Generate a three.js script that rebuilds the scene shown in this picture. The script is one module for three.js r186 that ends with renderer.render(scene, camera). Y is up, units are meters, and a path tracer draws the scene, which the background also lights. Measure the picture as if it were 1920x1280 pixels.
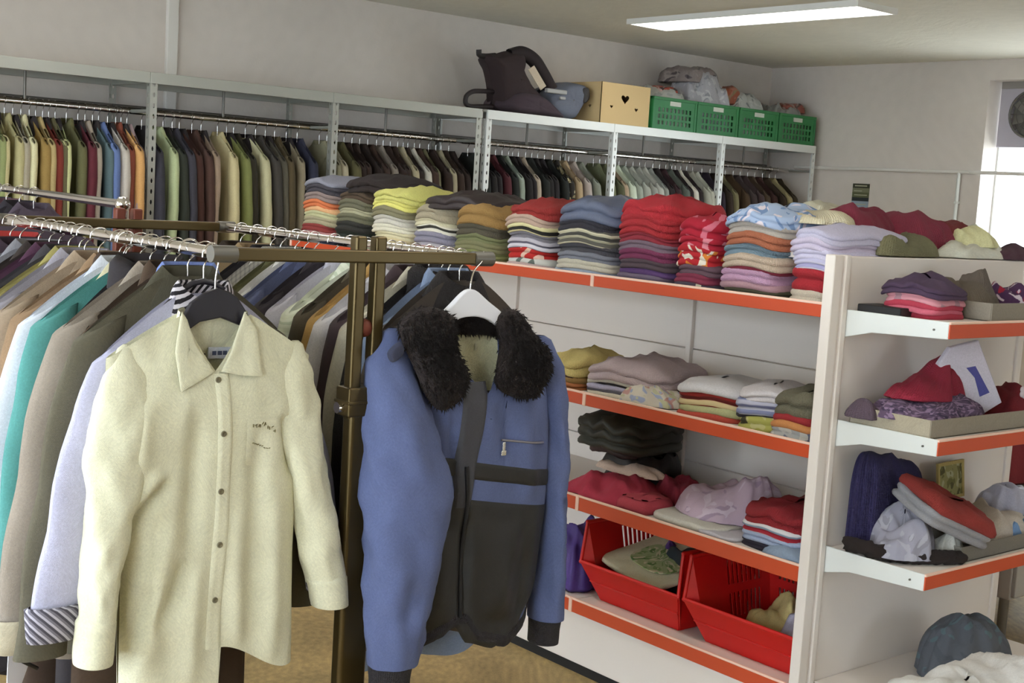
import * as THREE from 'three';
import { RoundedBoxGeometry } from 'three/addons/geometries/RoundedBoxGeometry.js';
import { ImprovedNoise } from 'three/addons/math/ImprovedNoise.js';
import { mergeGeometries } from 'three/addons/utils/BufferGeometryUtils.js';
import { RectAreaLightUniformsLib } from 'three/addons/lights/RectAreaLightUniformsLib.js';

// ---------- camera, sky, lights, exposure ----------
const scene = new THREE.Scene();
const rad = THREE.MathUtils.degToRad;
const camera = new THREE.PerspectiveCamera(28.79, 1.5, 0.05, 60);
camera.position.set(0, 1.6, 0);
camera.rotation.set(rad(-6.3922), rad(-40.2254), rad(3.5029), 'YXZ');
scene.background = new THREE.Color(0.8, 0.91, 1.0);
scene.backgroundIntensity = 13;
const renderer = new THREE.WebGLRenderer();
renderer.toneMapping = THREE.LinearToneMapping;
renderer.toneMappingExposure = 0.84;
renderer.shadowMap.enabled = true;
RectAreaLightUniformsLib.init();
const PANEL_LIGHT = 4.0;                       // radiance of each fluorescent ceiling panel

// ---------- helpers ----------
const used = {};
function numbered(name) {
  const n = used[name] = (used[name] ?? -1) + 1;
  return n ? `${name}_${String(n).padStart(3, '0')}` : name;
}
const labels = new Map();
function tag(o, label, category, group) {
  o.userData.label = label; o.userData.category = category;
  if (group) o.userData.group = group;
  const n = label.trim().split(/\s+/).length;
  if (n < 4 || n > 16) console.log('LABEL LENGTH', n, label);
  const k = labels.get(label);
  if (k !== undefined && (!group || k !== group)) console.log('LABEL TWICE', label);
  labels.set(label, group ?? null);
  return o;
}
function thing(name, label, category, [x, y, z] = [0, 0, 0], turn = 0, group) {
  const o = new THREE.Group(); o.name = numbered(name); scene.add(o);
  o.position.set(x, y, z); o.rotation.y = turn;
  return tag(o, label, category, group);
}
function mesh(name, geo, mat, parent) {
  const m = new THREE.Mesh(Array.isArray(geo) ? merge(geo) : geo, mat);
  m.name = parent ? name : numbered(name);
  m.castShadow = m.receiveShadow = true;
  (parent ?? scene).add(m);
  return m;
}
const one = (name, geo, mat, label, category, group) => tag(mesh(name, geo, mat), label, category, group);
function struct(name, geo, mat) { const m = mesh(name, geo, mat); m.userData.kind = 'structure'; return m; }
function structGroup(name) { const g = new THREE.Group(); g.name = numbered(name); g.userData.kind = 'structure'; scene.add(g); return g; }
function merge(geos) { return mergeGeometries(geos.map((g) => (g.index ? g.toNonIndexed() : g))); }
function boxUV(g) {                              // uv in metres from the face's own axes
  const p = g.attributes.position, n = g.attributes.normal, uv = g.attributes.uv;
  for (let i = 0; i < p.count; i++) {
    const ax = Math.abs(n.getX(i)), ay = Math.abs(n.getY(i)), az = Math.abs(n.getZ(i));
    if (ax > ay && ax > az) uv.setXY(i, p.getZ(i), p.getY(i));
    else if (ay > az) uv.setXY(i, p.getX(i), p.getZ(i));
    else uv.setXY(i, p.getX(i), p.getY(i));
  }
  return g;
}
const span = (x0, x1, y0, y1, z0, z1) => boxUV(new THREE.BoxGeometry(x1 - x0, y1 - y0, z1 - z0).translate((x0 + x1) / 2, (y0 + y1) / 2, (z0 + z1) / 2));
const rspan = (x0, x1, y0, y1, z0, z1, r = 0.004, s = 2) => boxUV(new RoundedBoxGeometry(x1 - x0, y1 - y0, z1 - z0, s, r).translate((x0 + x1) / 2, (y0 + y1) / 2, (z0 + z1) / 2));
function tube(pts, r, seg = 12, sides = 6, closed = false) {
  return new THREE.TubeGeometry(new THREE.CatmullRomCurve3(pts.map((p) => new THREE.Vector3(...p)), closed, 'centripetal'), seg, r, sides, closed);
}
function rod(a, b, r, sides = 10) {
  const A = new THREE.Vector3(...a), B = new THREE.Vector3(...b), d = B.clone().sub(A), L = d.length();
  const g = new THREE.CylinderGeometry(r, r, L, sides);
  g.applyQuaternion(new THREE.Quaternion().setFromUnitVectors(new THREE.Vector3(0, 1, 0), d.normalize()));
  return g.translate((A.x + B.x) / 2, (A.y + B.y) / 2, (A.z + B.z) / 2);
}
function loft(rows, closed = true) {             // rows of points -> smooth surface, uv in metres
  const nr = rows.length, nc = rows[0].length, cols = closed ? nc + 1 : nc, P = [], T = [], I = [];
  let v = 0;
  const mid = rows[Math.floor(nr / 2)], us = [0];
  for (let j = 1; j < cols; j++) { const a = mid[j - 1], b = mid[j % nc]; us.push(us[j - 1] + Math.hypot(b[0] - a[0], b[1] - a[1], b[2] - a[2])); }
  for (let i = 0; i < nr; i++) {
    if (i) { let d = 0; for (let j = 0; j < nc; j++) { const a = rows[i - 1][j], b = rows[i][j]; d += Math.hypot(b[0] - a[0], b[1] - a[1], b[2] - a[2]); } v += d / nc; }
    for (let j = 0; j < cols; j++) { P.push(...rows[i][j % nc]); T.push(us[j], v); }
  }
  for (let i = 0; i < nr - 1; i++) for (let j = 0; j < cols - 1; j++) {
    const a = i * cols + j, b = a + 1, c = a + cols, d = c + 1;
    I.push(a, b, d, a, d, c);
  }
  const g = new THREE.BufferGeometry();
  g.setAttribute('position', new THREE.Float32BufferAttribute(P, 3));
  g.setAttribute('uv', new THREE.Float32BufferAttribute(T, 2));
  g.setIndex(I); g.computeVertexNormals();
  if (closed) {                                   // weld the shading of the seam
    const n = g.attributes.normal;
    for (let i = 0; i < nr; i++) {
      const a = i * cols, b = a + cols - 1, x = n.getX(a) + n.getX(b), y = n.getY(a) + n.getY(b), z = n.getZ(a) + n.getZ(b), l = Math.hypot(x, y, z) || 1;
      n.setXYZ(a, x / l, y / l, z / l); n.setXYZ(b, x / l, y / l, z / l);
    }
  }
  return g;
}
const perlin = new ImprovedNoise();
const noise = (x, y = 0, z = 0) => perlin.noise(x + 31.7, y + 17.3, z + 5.1);
function rng(seed) { let s = (seed * 2654435761) >>> 0 || 1; return () => { s = (s + 0x6d2b79f5) >>> 0; let t = s; t = Math.imul(t ^ (t >>> 15), t | 1); t ^= t + Math.imul(t ^ (t >>> 7), t | 61); return ((t ^ (t >>> 14)) >>> 0) / 4294967296; }; }
const lerp = THREE.MathUtils.lerp, clamp = THREE.MathUtils.clamp, smooth = (x, a = 0, b = 1) => THREE.MathUtils.smoothstep(x, a, b);
const table = (t, x) => {                         // piecewise-linear table [[x, y], ...]
  if (x <= t[0][0]) return t[0][1];
  for (let i = 1; i < t.length; i++) if (x <= t[i][0]) return lerp(t[i - 1][1], t[i][1], smooth((x - t[i - 1][0]) / (t[i][0] - t[i - 1][0])) * 0.5 + 0.5 * (x - t[i - 1][0]) / (t[i][0] - t[i - 1][0]));
  return t[t.length - 1][1];
};

// ---------- materials ----------
function tex(n, m, fn, repeat = 1, srgb = true) {  // fn(u, v) -> [r, g, b] in 0..1, sRGB values when srgb
  const d = new Uint8Array(n * m * 4);
  for (let j = 0; j < m; j++) for (let i = 0; i < n; i++) {
    const c = fn(i / n, j / m), k = (j * n + i) * 4;
    for (let q = 0; q < 3; q++) d[k + q] = clamp(Math.round((Array.isArray(c) ? c[q] : c) * 255), 0, 255);
    d[k + 3] = 255;
  }
  const t = new THREE.DataTexture(d, n, m);
  t.wrapS = t.wrapT = THREE.RepeatWrapping; t.magFilter = THREE.LinearFilter; t.minFilter = THREE.LinearMipmapLinearFilter; t.generateMipmaps = true;
  t.repeat.set(repeat, repeat); if (srgb) t.colorSpace = THREE.SRGBColorSpace; t.needsUpdate = true;
  return t;
}
function pnoise(u, v, f, seed = 0) {              // tiling noise in 0..1
  const a = u * 2 * Math.PI, b = v * 2 * Math.PI, r = f / (2 * Math.PI);
  return 0.5 + 0.5 * noise(Math.cos(a) * r + seed, Math.sin(a) * r + Math.cos(b) * r * 0.83, Math.sin(b) * r - seed);
}
const hash = (i, j) => { const s = Math.sin(i * 127.1 + j * 311.7) * 43758.5453; return s - Math.floor(s); };
const B_WEAVE = tex(256, 256, (u, v) => 0.5 + 0.22 * Math.sin(u * 2 * Math.PI * 32) * Math.sin(v * 2 * Math.PI * 32) + 0.28 * (pnoise(u, v, 40) - 0.5) + 0.5 * (pnoise(u, v, 7, 3) - 0.5), 12, false);
const B_KNIT = tex(256, 256, (u, v) => { const x = (u * 24) % 1, y = (v * 28 + Math.abs(x - 0.5) * 0.9) % 1; return clamp(Math.sin(Math.PI * x) * Math.sin(Math.PI * y) * 0.8 + 0.2 * pnoise(u, v, 9, 2), 0, 1); }, 9, false);
const B_FUR = tex(256, 256, (u, v) => 0.5 * pnoise(u, v, 42, 1) + 0.5 * pnoise(u, v, 90, 4), 7, false);
const B_WALL = tex(512, 512, (u, v) => 0.45 * pnoise(u, v, 20, 2) + 0.35 * pnoise(u, v, 60, 8) + 0.2 * pnoise(u, v, 140, 5), 0.8, false);
const C_CLOTH = tex(256, 256, (u, v) => 0.9 + 0.035 * (pnoise(u, v, 5, 9) - 0.5) + 0.10 * (pnoise(u, v, 60, 6) - 0.5) + 0.05 * (hash(Math.floor(u * 256), Math.floor(v * 256)) - 0.5), 5);
const GAIN = 1.3;                                // photo colours were read under about this much less than full light
function albedo(hex) {
  const c = new THREE.Color(hex), g = 0.2126 * c.r + 0.7152 * c.g + 0.0722 * c.b; c.lerp(new THREE.Color(g, g, g), 0.14);
  const m = Math.max(c.r, c.g, c.b), k = Math.min(GAIN, 0.86 / m);
  return c.multiplyScalar(k);
}
const fabs = new Map();
function fab(hex, kind = 'weave') {
  const key = hex + kind;
  if (!fabs.has(key)) {
    const m = new THREE.MeshStandardMaterial({ color: albedo(hex), roughness: 0.93, map: C_CLOTH, side: THREE.DoubleSide });
    m.bumpMap = kind === 'knit' ? B_KNIT : kind === 'fur' ? B_FUR : B_WEAVE;
    m.bumpScale = kind === 'knit' ? 0.0022 : kind === 'fur' ? 0.007 : 0.0007;
    if (kind === 'leather') { m.roughness = 0.55; m.bumpScale = 0.0012; }
    if (kind === 'nylon') { m.roughness = 0.5; }
    if (kind === 'pile') { m.bumpMap = B_FUR; m.bumpScale = 0.004; }
    fabs.set(key, m);
  }
  return fabs.get(key);
}
const pats = {};
function pattern(key, n, fn, repeat) {            // printed or yarn-dyed cloth
  if (!pats[key]) pats[key] = new THREE.MeshStandardMaterial({ color: new THREE.Color(0.98, 0.98, 0.98), roughness: 0.93, side: THREE.DoubleSide, bumpMap: B_WEAVE, bumpScale: 0.0007, map: tex(n, n, fn, repeat) });
  return pats[key];
}
const css = (h) => { const c = parseInt(h.slice(1), 16); return [(c >> 16) / 255, ((c >> 8) & 255) / 255, (c & 255) / 255]; };
const stripes = (...hs) => pattern('stripe' + hs.join(), 64, (u, v) => css(hs[Math.floor(v * hs.length) % hs.length]), 18);
const vstripes = (...hs) => pattern('vstripe' + hs.join(), 64, (u, v) => css(hs[Math.floor((u + v) * hs.length) % hs.length]), 55);
const blotch = (base, ...spots) => pattern('blotch' + base + spots.join(), 128, (u, v) => {
  let c = css(base);
  spots.forEach((s, i) => { if (pnoise(u, v, 6 + i * 2, 11 + i * 7) > 0.6) c = css(s); });
  return c;
}, 5);
const plain = (hex, rough = 0.6, metal = 0, extra = {}) => new THREE.MeshStandardMaterial({ color: hex, roughness: rough, metalness: metal, ...extra });
const C_WALL = tex(512, 512, (u, v) => { const g = 0.965 + 0.05 * (pnoise(u, v, 4, 3) - 0.5) + 0.03 * (pnoise(u, v, 40, 4) - 0.5); return [g, g, g]; }, 0.4);
const M = {
  wall: plain('#d6d1cc', 0.92, 0, { map: C_WALL, bumpMap: B_WALL, bumpScale: 0.0014 }),
  ceiling: plain('#e9e6da', 0.95, 0, { map: C_WALL, bumpMap: B_WALL, bumpScale: 0.004 }),
  floor: plain('#ffffff', 0.7, 0, { map: tex(512, 512, (u, v) => { const g = 0.9 + 0.3 * (pnoise(u, v, 6, 1) - 0.5) + 0.25 * (pnoise(u, v, 70, 2) - 0.5) + 0.12 * (hash(Math.floor(u * 512), Math.floor(v * 512)) - 0.5); return [0.70 * g, 0.60 * g, 0.40 * g]; }, 0.7) }),
  white: plain('#dcd8d0', 0.5), shelfWhite: plain('#e2d9d1', 0.55, 0, { bumpMap: B_WALL, bumpScale: 0.0003 }),
  gap: plain('#1d1b1a', 0.9), orange: plain('#c64d29', 0.42), lip: plain('#efc9b6', 0.5),
  steel: plain('#a9aaa2', 0.42, 0.5), steelWhite: plain('#dfe2df', 0.45, 0.15), steelDark: plain('#73706a', 0.4, 0.7),
  bronze: plain('#57492d', 0.33, 0.75), chrome: plain('#d6d2ce', 0.14, 1), rust: plain('#6e3423', 0.5, 0.2),
  black: plain('#1b191c', 0.45), hangerBlack: plain('#201d26', 0.4), wood: plain('#a87648', 0.55), pinkWood: plain('#d8917c', 0.5), redPlastic: plain('#c0392f', 0.35),
  basket: plain('#c4120f', 0.38), green: plain('#25743e', 0.5), board: plain('#cdb282', 0.85), glass: new THREE.MeshPhysicalMaterial({ color: '#ffffff', transmission: 1, roughness: 0.02, thickness: 0, ior: 1.45 }),
  frame: plain('#e4e4e0', 0.4), pipe: plain('#dcd8d2', 0.5),
};
M.wall.color.set('#dcd3cb');

// ---------- the room ----------
const X0 = -1.9, X1 = 7.8, ZB = -6.45, ZF = 4.0, HC = 2.62;
struct('floor', span(X0 - 0.3, X1 + 0.3, -0.2, 0, ZB - 0.3, ZF + 0.3), M.floor);
struct('ceiling', span(X0 - 0.3, X1 + 0.3, HC, HC + 0.2, ZB - 0.3, ZF + 0.3), M.ceiling);
struct('wall_back', span(X0 - 0.3, X1 + 0.3, 0, HC, ZB - 0.3, ZB), M.wall);
const LEFT = [[-5.7, -3.6], [-3.2, -1.1], [-0.7, 1.4]];
{
  const g = [span(X0 - 0.3, X0, 0, 0.4, ZB, ZF), span(X0 - 0.3, X0, 2.45, HC, ZB, ZF)];
  let z = ZB;
  for (const [a, b] of LEFT) { g.push(span(X0 - 0.3, X0, 0.4, 2.45, z, a)); z = b; }
  g.push(span(X0 - 0.3, X0, 0.4, 2.45, z, ZF));
  struct('wall_left', g, M.wall);
}
const WIN = [[-4.68, -3.40]], WY = [0.95, 2.49];
{
  const g = [span(X1, X1 + 0.3, 0, WY[0], ZB, ZF), span(X1, X1 + 0.3, WY[1], HC, ZB, ZF)];
  let z = ZB;
  for (const [a, b] of WIN) { g.push(span(X1, X1 + 0.3, WY[0], WY[1], z, a)); z = b; }
  g.push(span(X1, X1 + 0.3, WY[0], WY[1], z, ZF));
  struct('wall_right', g, M.wall);
}
const SHOP = [[5.4, 6.6]];
{
  const g = [span(X0 - 0.3, X1 + 0.3, 0, 0.7, ZF, ZF + 0.3), span(X0 - 0.3, X1 + 0.3, 2.35, HC, ZF, ZF + 0.3)];
  let x = X0 - 0.3;
  for (const [a, b] of SHOP) { g.push(span(x, a, 0.7, 2.35, ZF, ZF + 0.3)); x = b; }
  g.push(span(x, X1 + 0.3, 0.7, 2.35, ZF, ZF + 0.3));
  struct('wall_front', g, M.wall);
}
struct('outside_ground', span(-14, 22, -0.4, -0.2, -18, 18), plain('#cfccc4', 0.95));
function sideWindow(i, [a, b]) {
  const g = structGroup(`window_${i}`), xf = X1 + 0.17, t = 0.012;
  mesh('window_frame', [span(xf, xf + 0.05, WY[0], WY[0] + t, a, b), span(xf, xf + 0.05, WY[1] - t, WY[1], a, b), span(xf, xf + 0.05, WY[0], WY[1], a, a + t), span(xf, xf + 0.05, WY[0], WY[1], b - t, b)], M.frame, g);
  for (const [c, d] of [[a + t, b - t]]) for (const [p, q] of [[WY[0] + t, WY[1] - t]]) mesh('pane', span(xf + 0.02, xf + 0.026, p, q, c, d), M.glass, g);
  mesh('window_sill', rspan(X1 - 0.04, X1 + 0.17, WY[0] - 0.03, WY[0], a - 0.03, b + 0.03), M.white, g);
}
WIN.forEach((w, i) => sideWindow(i + 1, w));
SHOP.forEach(([a, b], i) => {
  const g = structGroup(`window_${i + 2}`), z = ZF + 0.12, t = 0.06;
  mesh('window_frame', [span(a, b, 0.7, 0.7 + t, z, z + 0.06), span(a, b, 2.35 - t, 2.35, z, z + 0.06), span(a, a + t, 0.7, 2.35, z, z + 0.06), span(b - t, b, 0.7, 2.35, z, z + 0.06)], M.frame, g);
  mesh('pane', span(a + t, b - t, 0.7 + t, 2.35 - t, z + 0.02, z + 0.028), M.glass, g);
});
LEFT.forEach(([a, b], i) => {
  const g = structGroup(`window_${i + 3}`), x = X0 - 0.17, t = 0.05;
  mesh('window_frame', [span(x, x + 0.05, 0.4, 0.4 + t, a, b), span(x, x + 0.05, 2.45 - t, 2.45, a, b), span(x, x + 0.05, 0.4, 2.45, a, a + t), span(x, x + 0.05, 0.4, 2.45, b - t, b)], M.frame, g);
  mesh('pane', span(x + 0.02, x + 0.026, 0.4 + t, 2.45 - t, a + t, b - t), M.glass, g);
});
struct('trim_1', rspan(3.025, 3.085, 0, HC, ZB, ZB + 0.03, 0.006), M.pipe);        // plastered-in pipe casing on the back wall

// ceiling lights: one in view, its row and the next row outside the frame
const lightSpots = [[5.585, -4.78, 'white fluorescent ceiling panel above the green crates and back shelving'], [5.585, -1.9, 'fluorescent ceiling panel over the end of the white shelving'], [5.585, 1.0, 'fluorescent ceiling panel near the shop front corner'],
  [2.3, -4.78, 'fluorescent ceiling panel over the aisle beside the back rail'], [2.3, -1.9, 'fluorescent ceiling panel over the front garment rack'], [2.3, 1.0, 'fluorescent ceiling panel over the shop front end of the room'], [-0.9, -4.78, 'fluorescent ceiling panel by the far end of the back rail'], [-0.9, -1.9, 'fluorescent ceiling panel beside the row of side windows']];
const diffuser = plain('#ffffff', 0.6, 0, { emissive: new THREE.Color(1, 0.985, 0.93), emissiveIntensity: 5 });
for (const [x, z, label] of lightSpots) {
  const t = thing('ceiling_light', label, 'ceiling light', [x, HC, z], 0, 'fluorescent ceiling panels');
  mesh('frame', [span(-0.165, 0.165, -0.03, 0, -0.79, -0.775), span(-0.165, 0.165, -0.03, 0, 0.775, 0.79), span(-0.165, -0.15, -0.03, 0, -0.775, 0.775), span(0.15, 0.165, -0.03, 0, -0.775, 0.775), span(-0.15, 0.15, -0.006, 0, -0.775, 0.775)], M.frame, t);
  mesh('diffuser', rspan(-0.15, 0.15, -0.028, -0.008, -0.775, 0.775, 0.004), diffuser, t);
  const l = new THREE.RectAreaLight(new THREE.Color(1, 0.985, 0.93), PANEL_LIGHT, 0.3, 1.55);
  l.position.set(0, -0.032, 0); l.rotation.x = -Math.PI / 2; l.name = 'panel_light'; t.add(l);
}

// ---------- white island shelving with orange price strips ----------
const GX0 = 3.017, GX1 = 4.043, GC = 3.53, GZ = -2.2228, BAYS = [[-3.175, -2.2455], [-4.14, -3.175], [-5.105, -4.14]];
const LEVELS = [1.351, 0.957, 0.608, 0.257], STRIP = [0.042, 0.045, 0.052, 0.05];
{
  const t = thing('island_shelving', 'long white double-sided shop shelving with orange price strips, in front of the back rails', 'shelving', [0, 0, 0]);
  mesh('base_plinth', [rspan(GX0 + 0.004, GX1 - 0.004, 0.035, 0.235, -5.105, -2.2455, 0.004)], M.shelfWhite, t);
  mesh('kick_strip', span(GX0 + 0.012, GX1 - 0.012, 0, 0.035, -5.1, -2.2455), M.gap, t);
  BAYS.forEach(([z0, z1], b) => {
    for (const s of [0, 1]) {                       // perforated post pairs at each joint
      const x = s ? GC + 0.012 : GC - 0.03;
      mesh('upright', rspan(x, x + 0.018, 0.235, 1.345, z0 - 0.012, z0 + 0.012, 0.003), M.shelfWhite, t);
    }
    [[0.24, 0.287], [0.291, 0.686], [0.69, 1.086], [1.09, 1.328]].forEach(([y0, y1]) => {
      mesh('back_panel', rspan(GC - 0.014, GC + 0.010, y0, y1, z0 + 0.0025, z1 - 0.0025, 0.0025), M.shelfWhite, t);
    });
    LEVELS.forEach((y, l) => {
      for (const s of [0, 1]) {
        const xa = s ? GC + 0.01 : GX0 + 0.004, xb = s ? GX1 - 0.004 : GC - 0.012;
        const d = mesh('shelf', rspan(xa, xb, y - 0.03, y - 0.012, z0 + 0.001, z1 - 0.001, 0.003), M.shelfWhite, t);
        const xf = s ? GX1 - 0.004 : GX0, o = s ? 1 : -1;
        mesh('price_strip', rspan(xf - 0.003, xf + 0.003, y - STRIP[l], y - 0.006, z0 + 0.001, z1 - 0.001, 0.002), M.orange, d);
        mesh('shelf_lip', rspan(xf - 0.004, xf + 0.004, y - 0.0075, y, z0 + 0.001, z1 - 0.001, 0.002), M.lip, d);
        mesh('strip_clip', rspan(xf - 0.0065, xf + 0.002, y - STRIP[l] - 0.001, y - 0.003, z0 - 0.006, z0 + 0.009, 0.002), M.lip, d);
      }
    });
  });
}
// ---------- end unit on the near end of the island ----------
const EX0 = 3.088, EX1 = 3.975, EZ = -1.90, ELEV = [1.332, 1.022, 0.659];
{
  const t = thing('end_shelving', 'white end-of-aisle shelving panel with three shelves, fixed across the end of the island', 'shelving', [0, 0, 0]);
  mesh('end_panel', rspan(3.08, GX1, 0, 1.48, GZ - 0.02, GZ, 0.003), M.shelfWhite, t);
  mesh('corner_post', [rspan(3.007, 3.045, 0, 1.484, GZ - 0.026, GZ + 0.008, 0.004), rspan(3.045, 3.058, 0, 1.482, GZ - 0.02, GZ + 0.002, 0.002), rspan(3.058, 3.082, 0, 1.484, GZ - 0.02, GZ + 0.009, 0.004)], M.shelfWhite, t);
  mesh('corner_post', rspan(GX1 - 0.03, GX1 + 0.004, 0, 1.484, GZ - 0.026, GZ + 0.008, 0.004), M.shelfWhite, t);
  mesh('top_board', rspan(3.10, GX1, 1.462, 1.48, GZ - 0.42, GZ - 0.02, 0.003), M.shelfWhite, t);
  mesh('board_support', [rspan(3.55, 3.57, 1.351, 1.463, GZ - 0.42, GZ - 0.03, 0.003), rspan(4.0, 4.02, 1.351, 1.463, GZ - 0.42, GZ - 0.03, 0.003)], M.shelfWhite, t);
  for (const y of ELEV) {
    const d = mesh('shelf', rspan(EX0 + 0.003, EX1 - 0.003, y - 0.02, y - 0.004, GZ + 0.002, EZ - 0.003, 0.003), M.shelfWhite, t);
    for (const x of [EX0, EX1]) {                   // tapered side brackets
      const s = new THREE.Shape([[GZ, y + 0.0], [EZ, y + 0.0], [EZ, y - 0.042], [GZ + 0.09, y - 0.052], [GZ, y - 0.075]].map(([z, yy]) => new THREE.Vector2(-z, yy)));
      const g = new THREE.ExtrudeGeometry(s, { depth: 0.004, bevelEnabled: true, bevelSize: 0.0015, bevelThickness: 0.0015, bevelSegments: 1 });
      g.rotateY(Math.PI / 2); g.translate(x - 0.002, 0, 0);
      mesh('side_bracket', boxUV(g), M.steelWhite, d);
      mesh('bracket_screw', rod([x - 0.007, y - 0.022, EZ - 0.04], [x + 0.001, y - 0.022, EZ - 0.04], 0.003, 8), M.steelDark, d);
    }
    mesh('price_strip', rspan(EX0 - 0.002, EX1 + 0.002, y - 0.042, y - 0.004, EZ - 0.001, EZ + 0.005, 0.002), M.orange, d);
    mesh('shelf_lip', rspan(EX0 - 0.002, EX1 + 0.002, y - 0.005, y + 0.002, EZ - 0.003, EZ + 0.006, 0.002), M.lip, d);
  }
  mesh('base_deck', [rspan(EX0, EX1, 0.24, 0.262, GZ + 0.001, -1.87, 0.004), rspan(EX0, EX1, 0.02, 0.24, -1.895, -1.87, 0.004), rspan(EX0, EX0 + 0.02, 0.02, 0.24, GZ, -1.89, 0.004), rspan(EX1 - 0.02, EX1, 0.02, 0.24, GZ, -1.89, 0.004)], M.shelfWhite, t);
}

// ---------- grey steel shelving with clothes rails along the back wall ----------
const SZ = -5.94, SB = -6.405, SH = 2.053, RODZ = -6.17, RODY = 1.875;
function angleGeo(sx, sz, h, holes) {                // slotted L-section: flanges along sx (x) and sz (z)
  const flange = () => {
    const s = new THREE.Shape([new THREE.Vector2(0, 0), new THREE.Vector2(0.036, 0), new THREE.Vector2(0.036, h), new THREE.Vector2(0, h)]);
    if (holes) for (let y = 0.05; y < h - 0.04; y += 0.05) {
      const p = new THREE.Path(); p.absellipse(0.02, y, 0.0055, 0.012, 0, Math.PI * 2, true); s.holes.push(p);
    }
    return new THREE.ExtrudeGeometry(s, { depth: 0.0025, bevelEnabled: false, curveSegments: 3 });
  };
  const a = flange(), b = flange();
  if (sx < 0) a.rotateY(Math.PI).translate(0, 0, 0.0025);
  b.rotateY(sz > 0 ? -Math.PI / 2 : Math.PI / 2);
  return merge([a, b]);
}
function steelShelving(xs, label, cat, skin) {
  const t = thing('steel_shelving', label, cat, [0, 0, 0]);
  const f = angleGeo(1, -1, SH, true), fr = angleGeo(-1, -1, SH, true), bk = angleGeo(1, 1, SH, true);
  xs.forEach((x, i) => {
    const last = i === xs.length - 1, m = mesh('upright', last ? fr : f, skin, t); m.position.set(x, 0, SZ);
    const r = mesh('upright', bk, M.steel, t); r.position.set(x, 0, SB);
    mesh('end_brace', [rod([x + 0.01, RODY, SZ - 0.01], [x + 0.01, RODY, SB + 0.01], 0.009), rspan(x, x + 0.012, SH - 0.05, SH - 0.012, SB, SZ - 0.004, 0.002)], M.steel, t);
  });
  for (let i = 0; i < xs.length - 1; i++) {
    const a = xs[i] + 0.002, b = xs[i + 1] - 0.002;
    mesh('shelf_board', [span(a, b, SH - 0.006, SH, SB, SZ + 0.004), rspan(a, b, SH - 0.052, SH, SZ + 0.001, SZ + 0.006, 0.002), rspan(a, b, SH - 0.052, SH, SB, SB + 0.004, 0.002), span(a, b, SH - 0.052, SH - 0.049, SZ - 0.016, SZ + 0.004)], skin, t);
    mesh('clothes_rail', rod([a, RODY, RODZ], [b, RODY, RODZ], 0.014, 14), M.chrome, t);
    mesh('back_tie', rod([a, 1.905, SB + 0.035], [b, 1.905, SB + 0.035], 0.008, 8), M.steelDark, t);
    mesh('rail_hanger', [rod([(a + b) / 2, RODY + 0.01, RODZ], [(a + b) / 2, SH - 0.006, RODZ], 0.007, 8), rspan((a + b) / 2 - 0.014, (a + b) / 2 + 0.014, SH - 0.016, SH - 0.006, RODZ - 0.02, RODZ + 0.02, 0.003)], M.steelDark, t);
  }
  return t;
}
steelShelving([0.72, 1.72, 2.72, 3.72, 4.70], 'grey slotted steel shelving with an empty top shelf over the back clothes rail', 'shelving', M.steel);
steelShelving([4.738, 5.735, 6.73, 7.725], 'grey slotted steel shelving carrying green crates and a cardboard box', 'shelving', M.steelWhite);

// ---------- nearest garment rack ----------
const RX0 = 1.2068, RX1 = 1.8385, RZ0 = -2.2933, RZ1 = -3.482, RY = 1.45;
{
  const t = thing('garment_rack', 'bronze double garment rack with two rails, cream shirt and blue jacket hung at its ends', 'clothes rack', [0, 0, 0]);
  for (const z of [RZ0, RZ1]) {
    const near = z === RZ0;
    mesh('cross_beam', rspan(RX0 - 0.002, RX1 + 0.002, RY - 0.013, RY + 0.013, z - 0.012, z + 0.012, 0.004), M.bronze, t);
    for (const x of [RX0, RX1]) mesh('beam_cap', rod([x - 0.026, RY, z], [x + 0.026, RY, z], 0.0165, 18), M.steelDark, t);
    const pm = near ? M.bronze : M.rust;
    mesh('post', rspan(1.509, 1.537, 1.11, 1.492, z - 0.028, z - 0.0, 0.006, 3), pm, t);
    mesh('post', rspan(1.558, 1.586, 1.11, 1.492, z - 0.028, z - 0.0, 0.006, 3), pm, t);
    mesh('post', rspan(1.512, 1.583, 0.06, 1.125, z - 0.032, z + 0.004, 0.010, 3), M.bronze, t);
    mesh('clamp_bracket', [rspan(1.500, 1.594, 1.117, 1.178, z - 0.04, z + 0.012, 0.004), rspan(1.497, 1.597, 1.143, 1.15, z - 0.042, z + 0.015, 0.002)], M.bronze, t);
    mesh('clamp_screw', rod([1.487, 1.135, z - 0.014], [1.503, 1.135, z - 0.014], 0.012, 12), M.chrome, t);
    mesh('foot', rspan(RX0 + 0.02, RX1 - 0.02, 0.075, 0.11, z - 0.02, z + 0.02, 0.008, 3), M.bronze, t);
    for (const x of [RX0 + 0.06, RX1 - 0.06]) mesh('castor', [new THREE.CylinderGeometry(0.035, 0.035, 0.02, 18).rotateZ(Math.PI / 2).translate(x, 0.035, z), rspan(x - 0.016, x + 0.016, 0.035, 0.078, z - 0.012, z + 0.012, 0.003)], M.black, t);
  }
  for (const x of [RX0, RX1]) mesh('rail', rod([x, RY, RZ0], [x, RY, RZ1], 0.0125, 14), M.chrome, t);
  mesh('post_knob', new THREE.SphereGeometry(0.02, 14, 10).translate(1.548, 1.30, RZ0 - 0.02), M.rust, t);
}
const R2 = { x0: 1.56, z0: -3.56, x1: 1.75, z1: -5.2, y: 1.5 };
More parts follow.
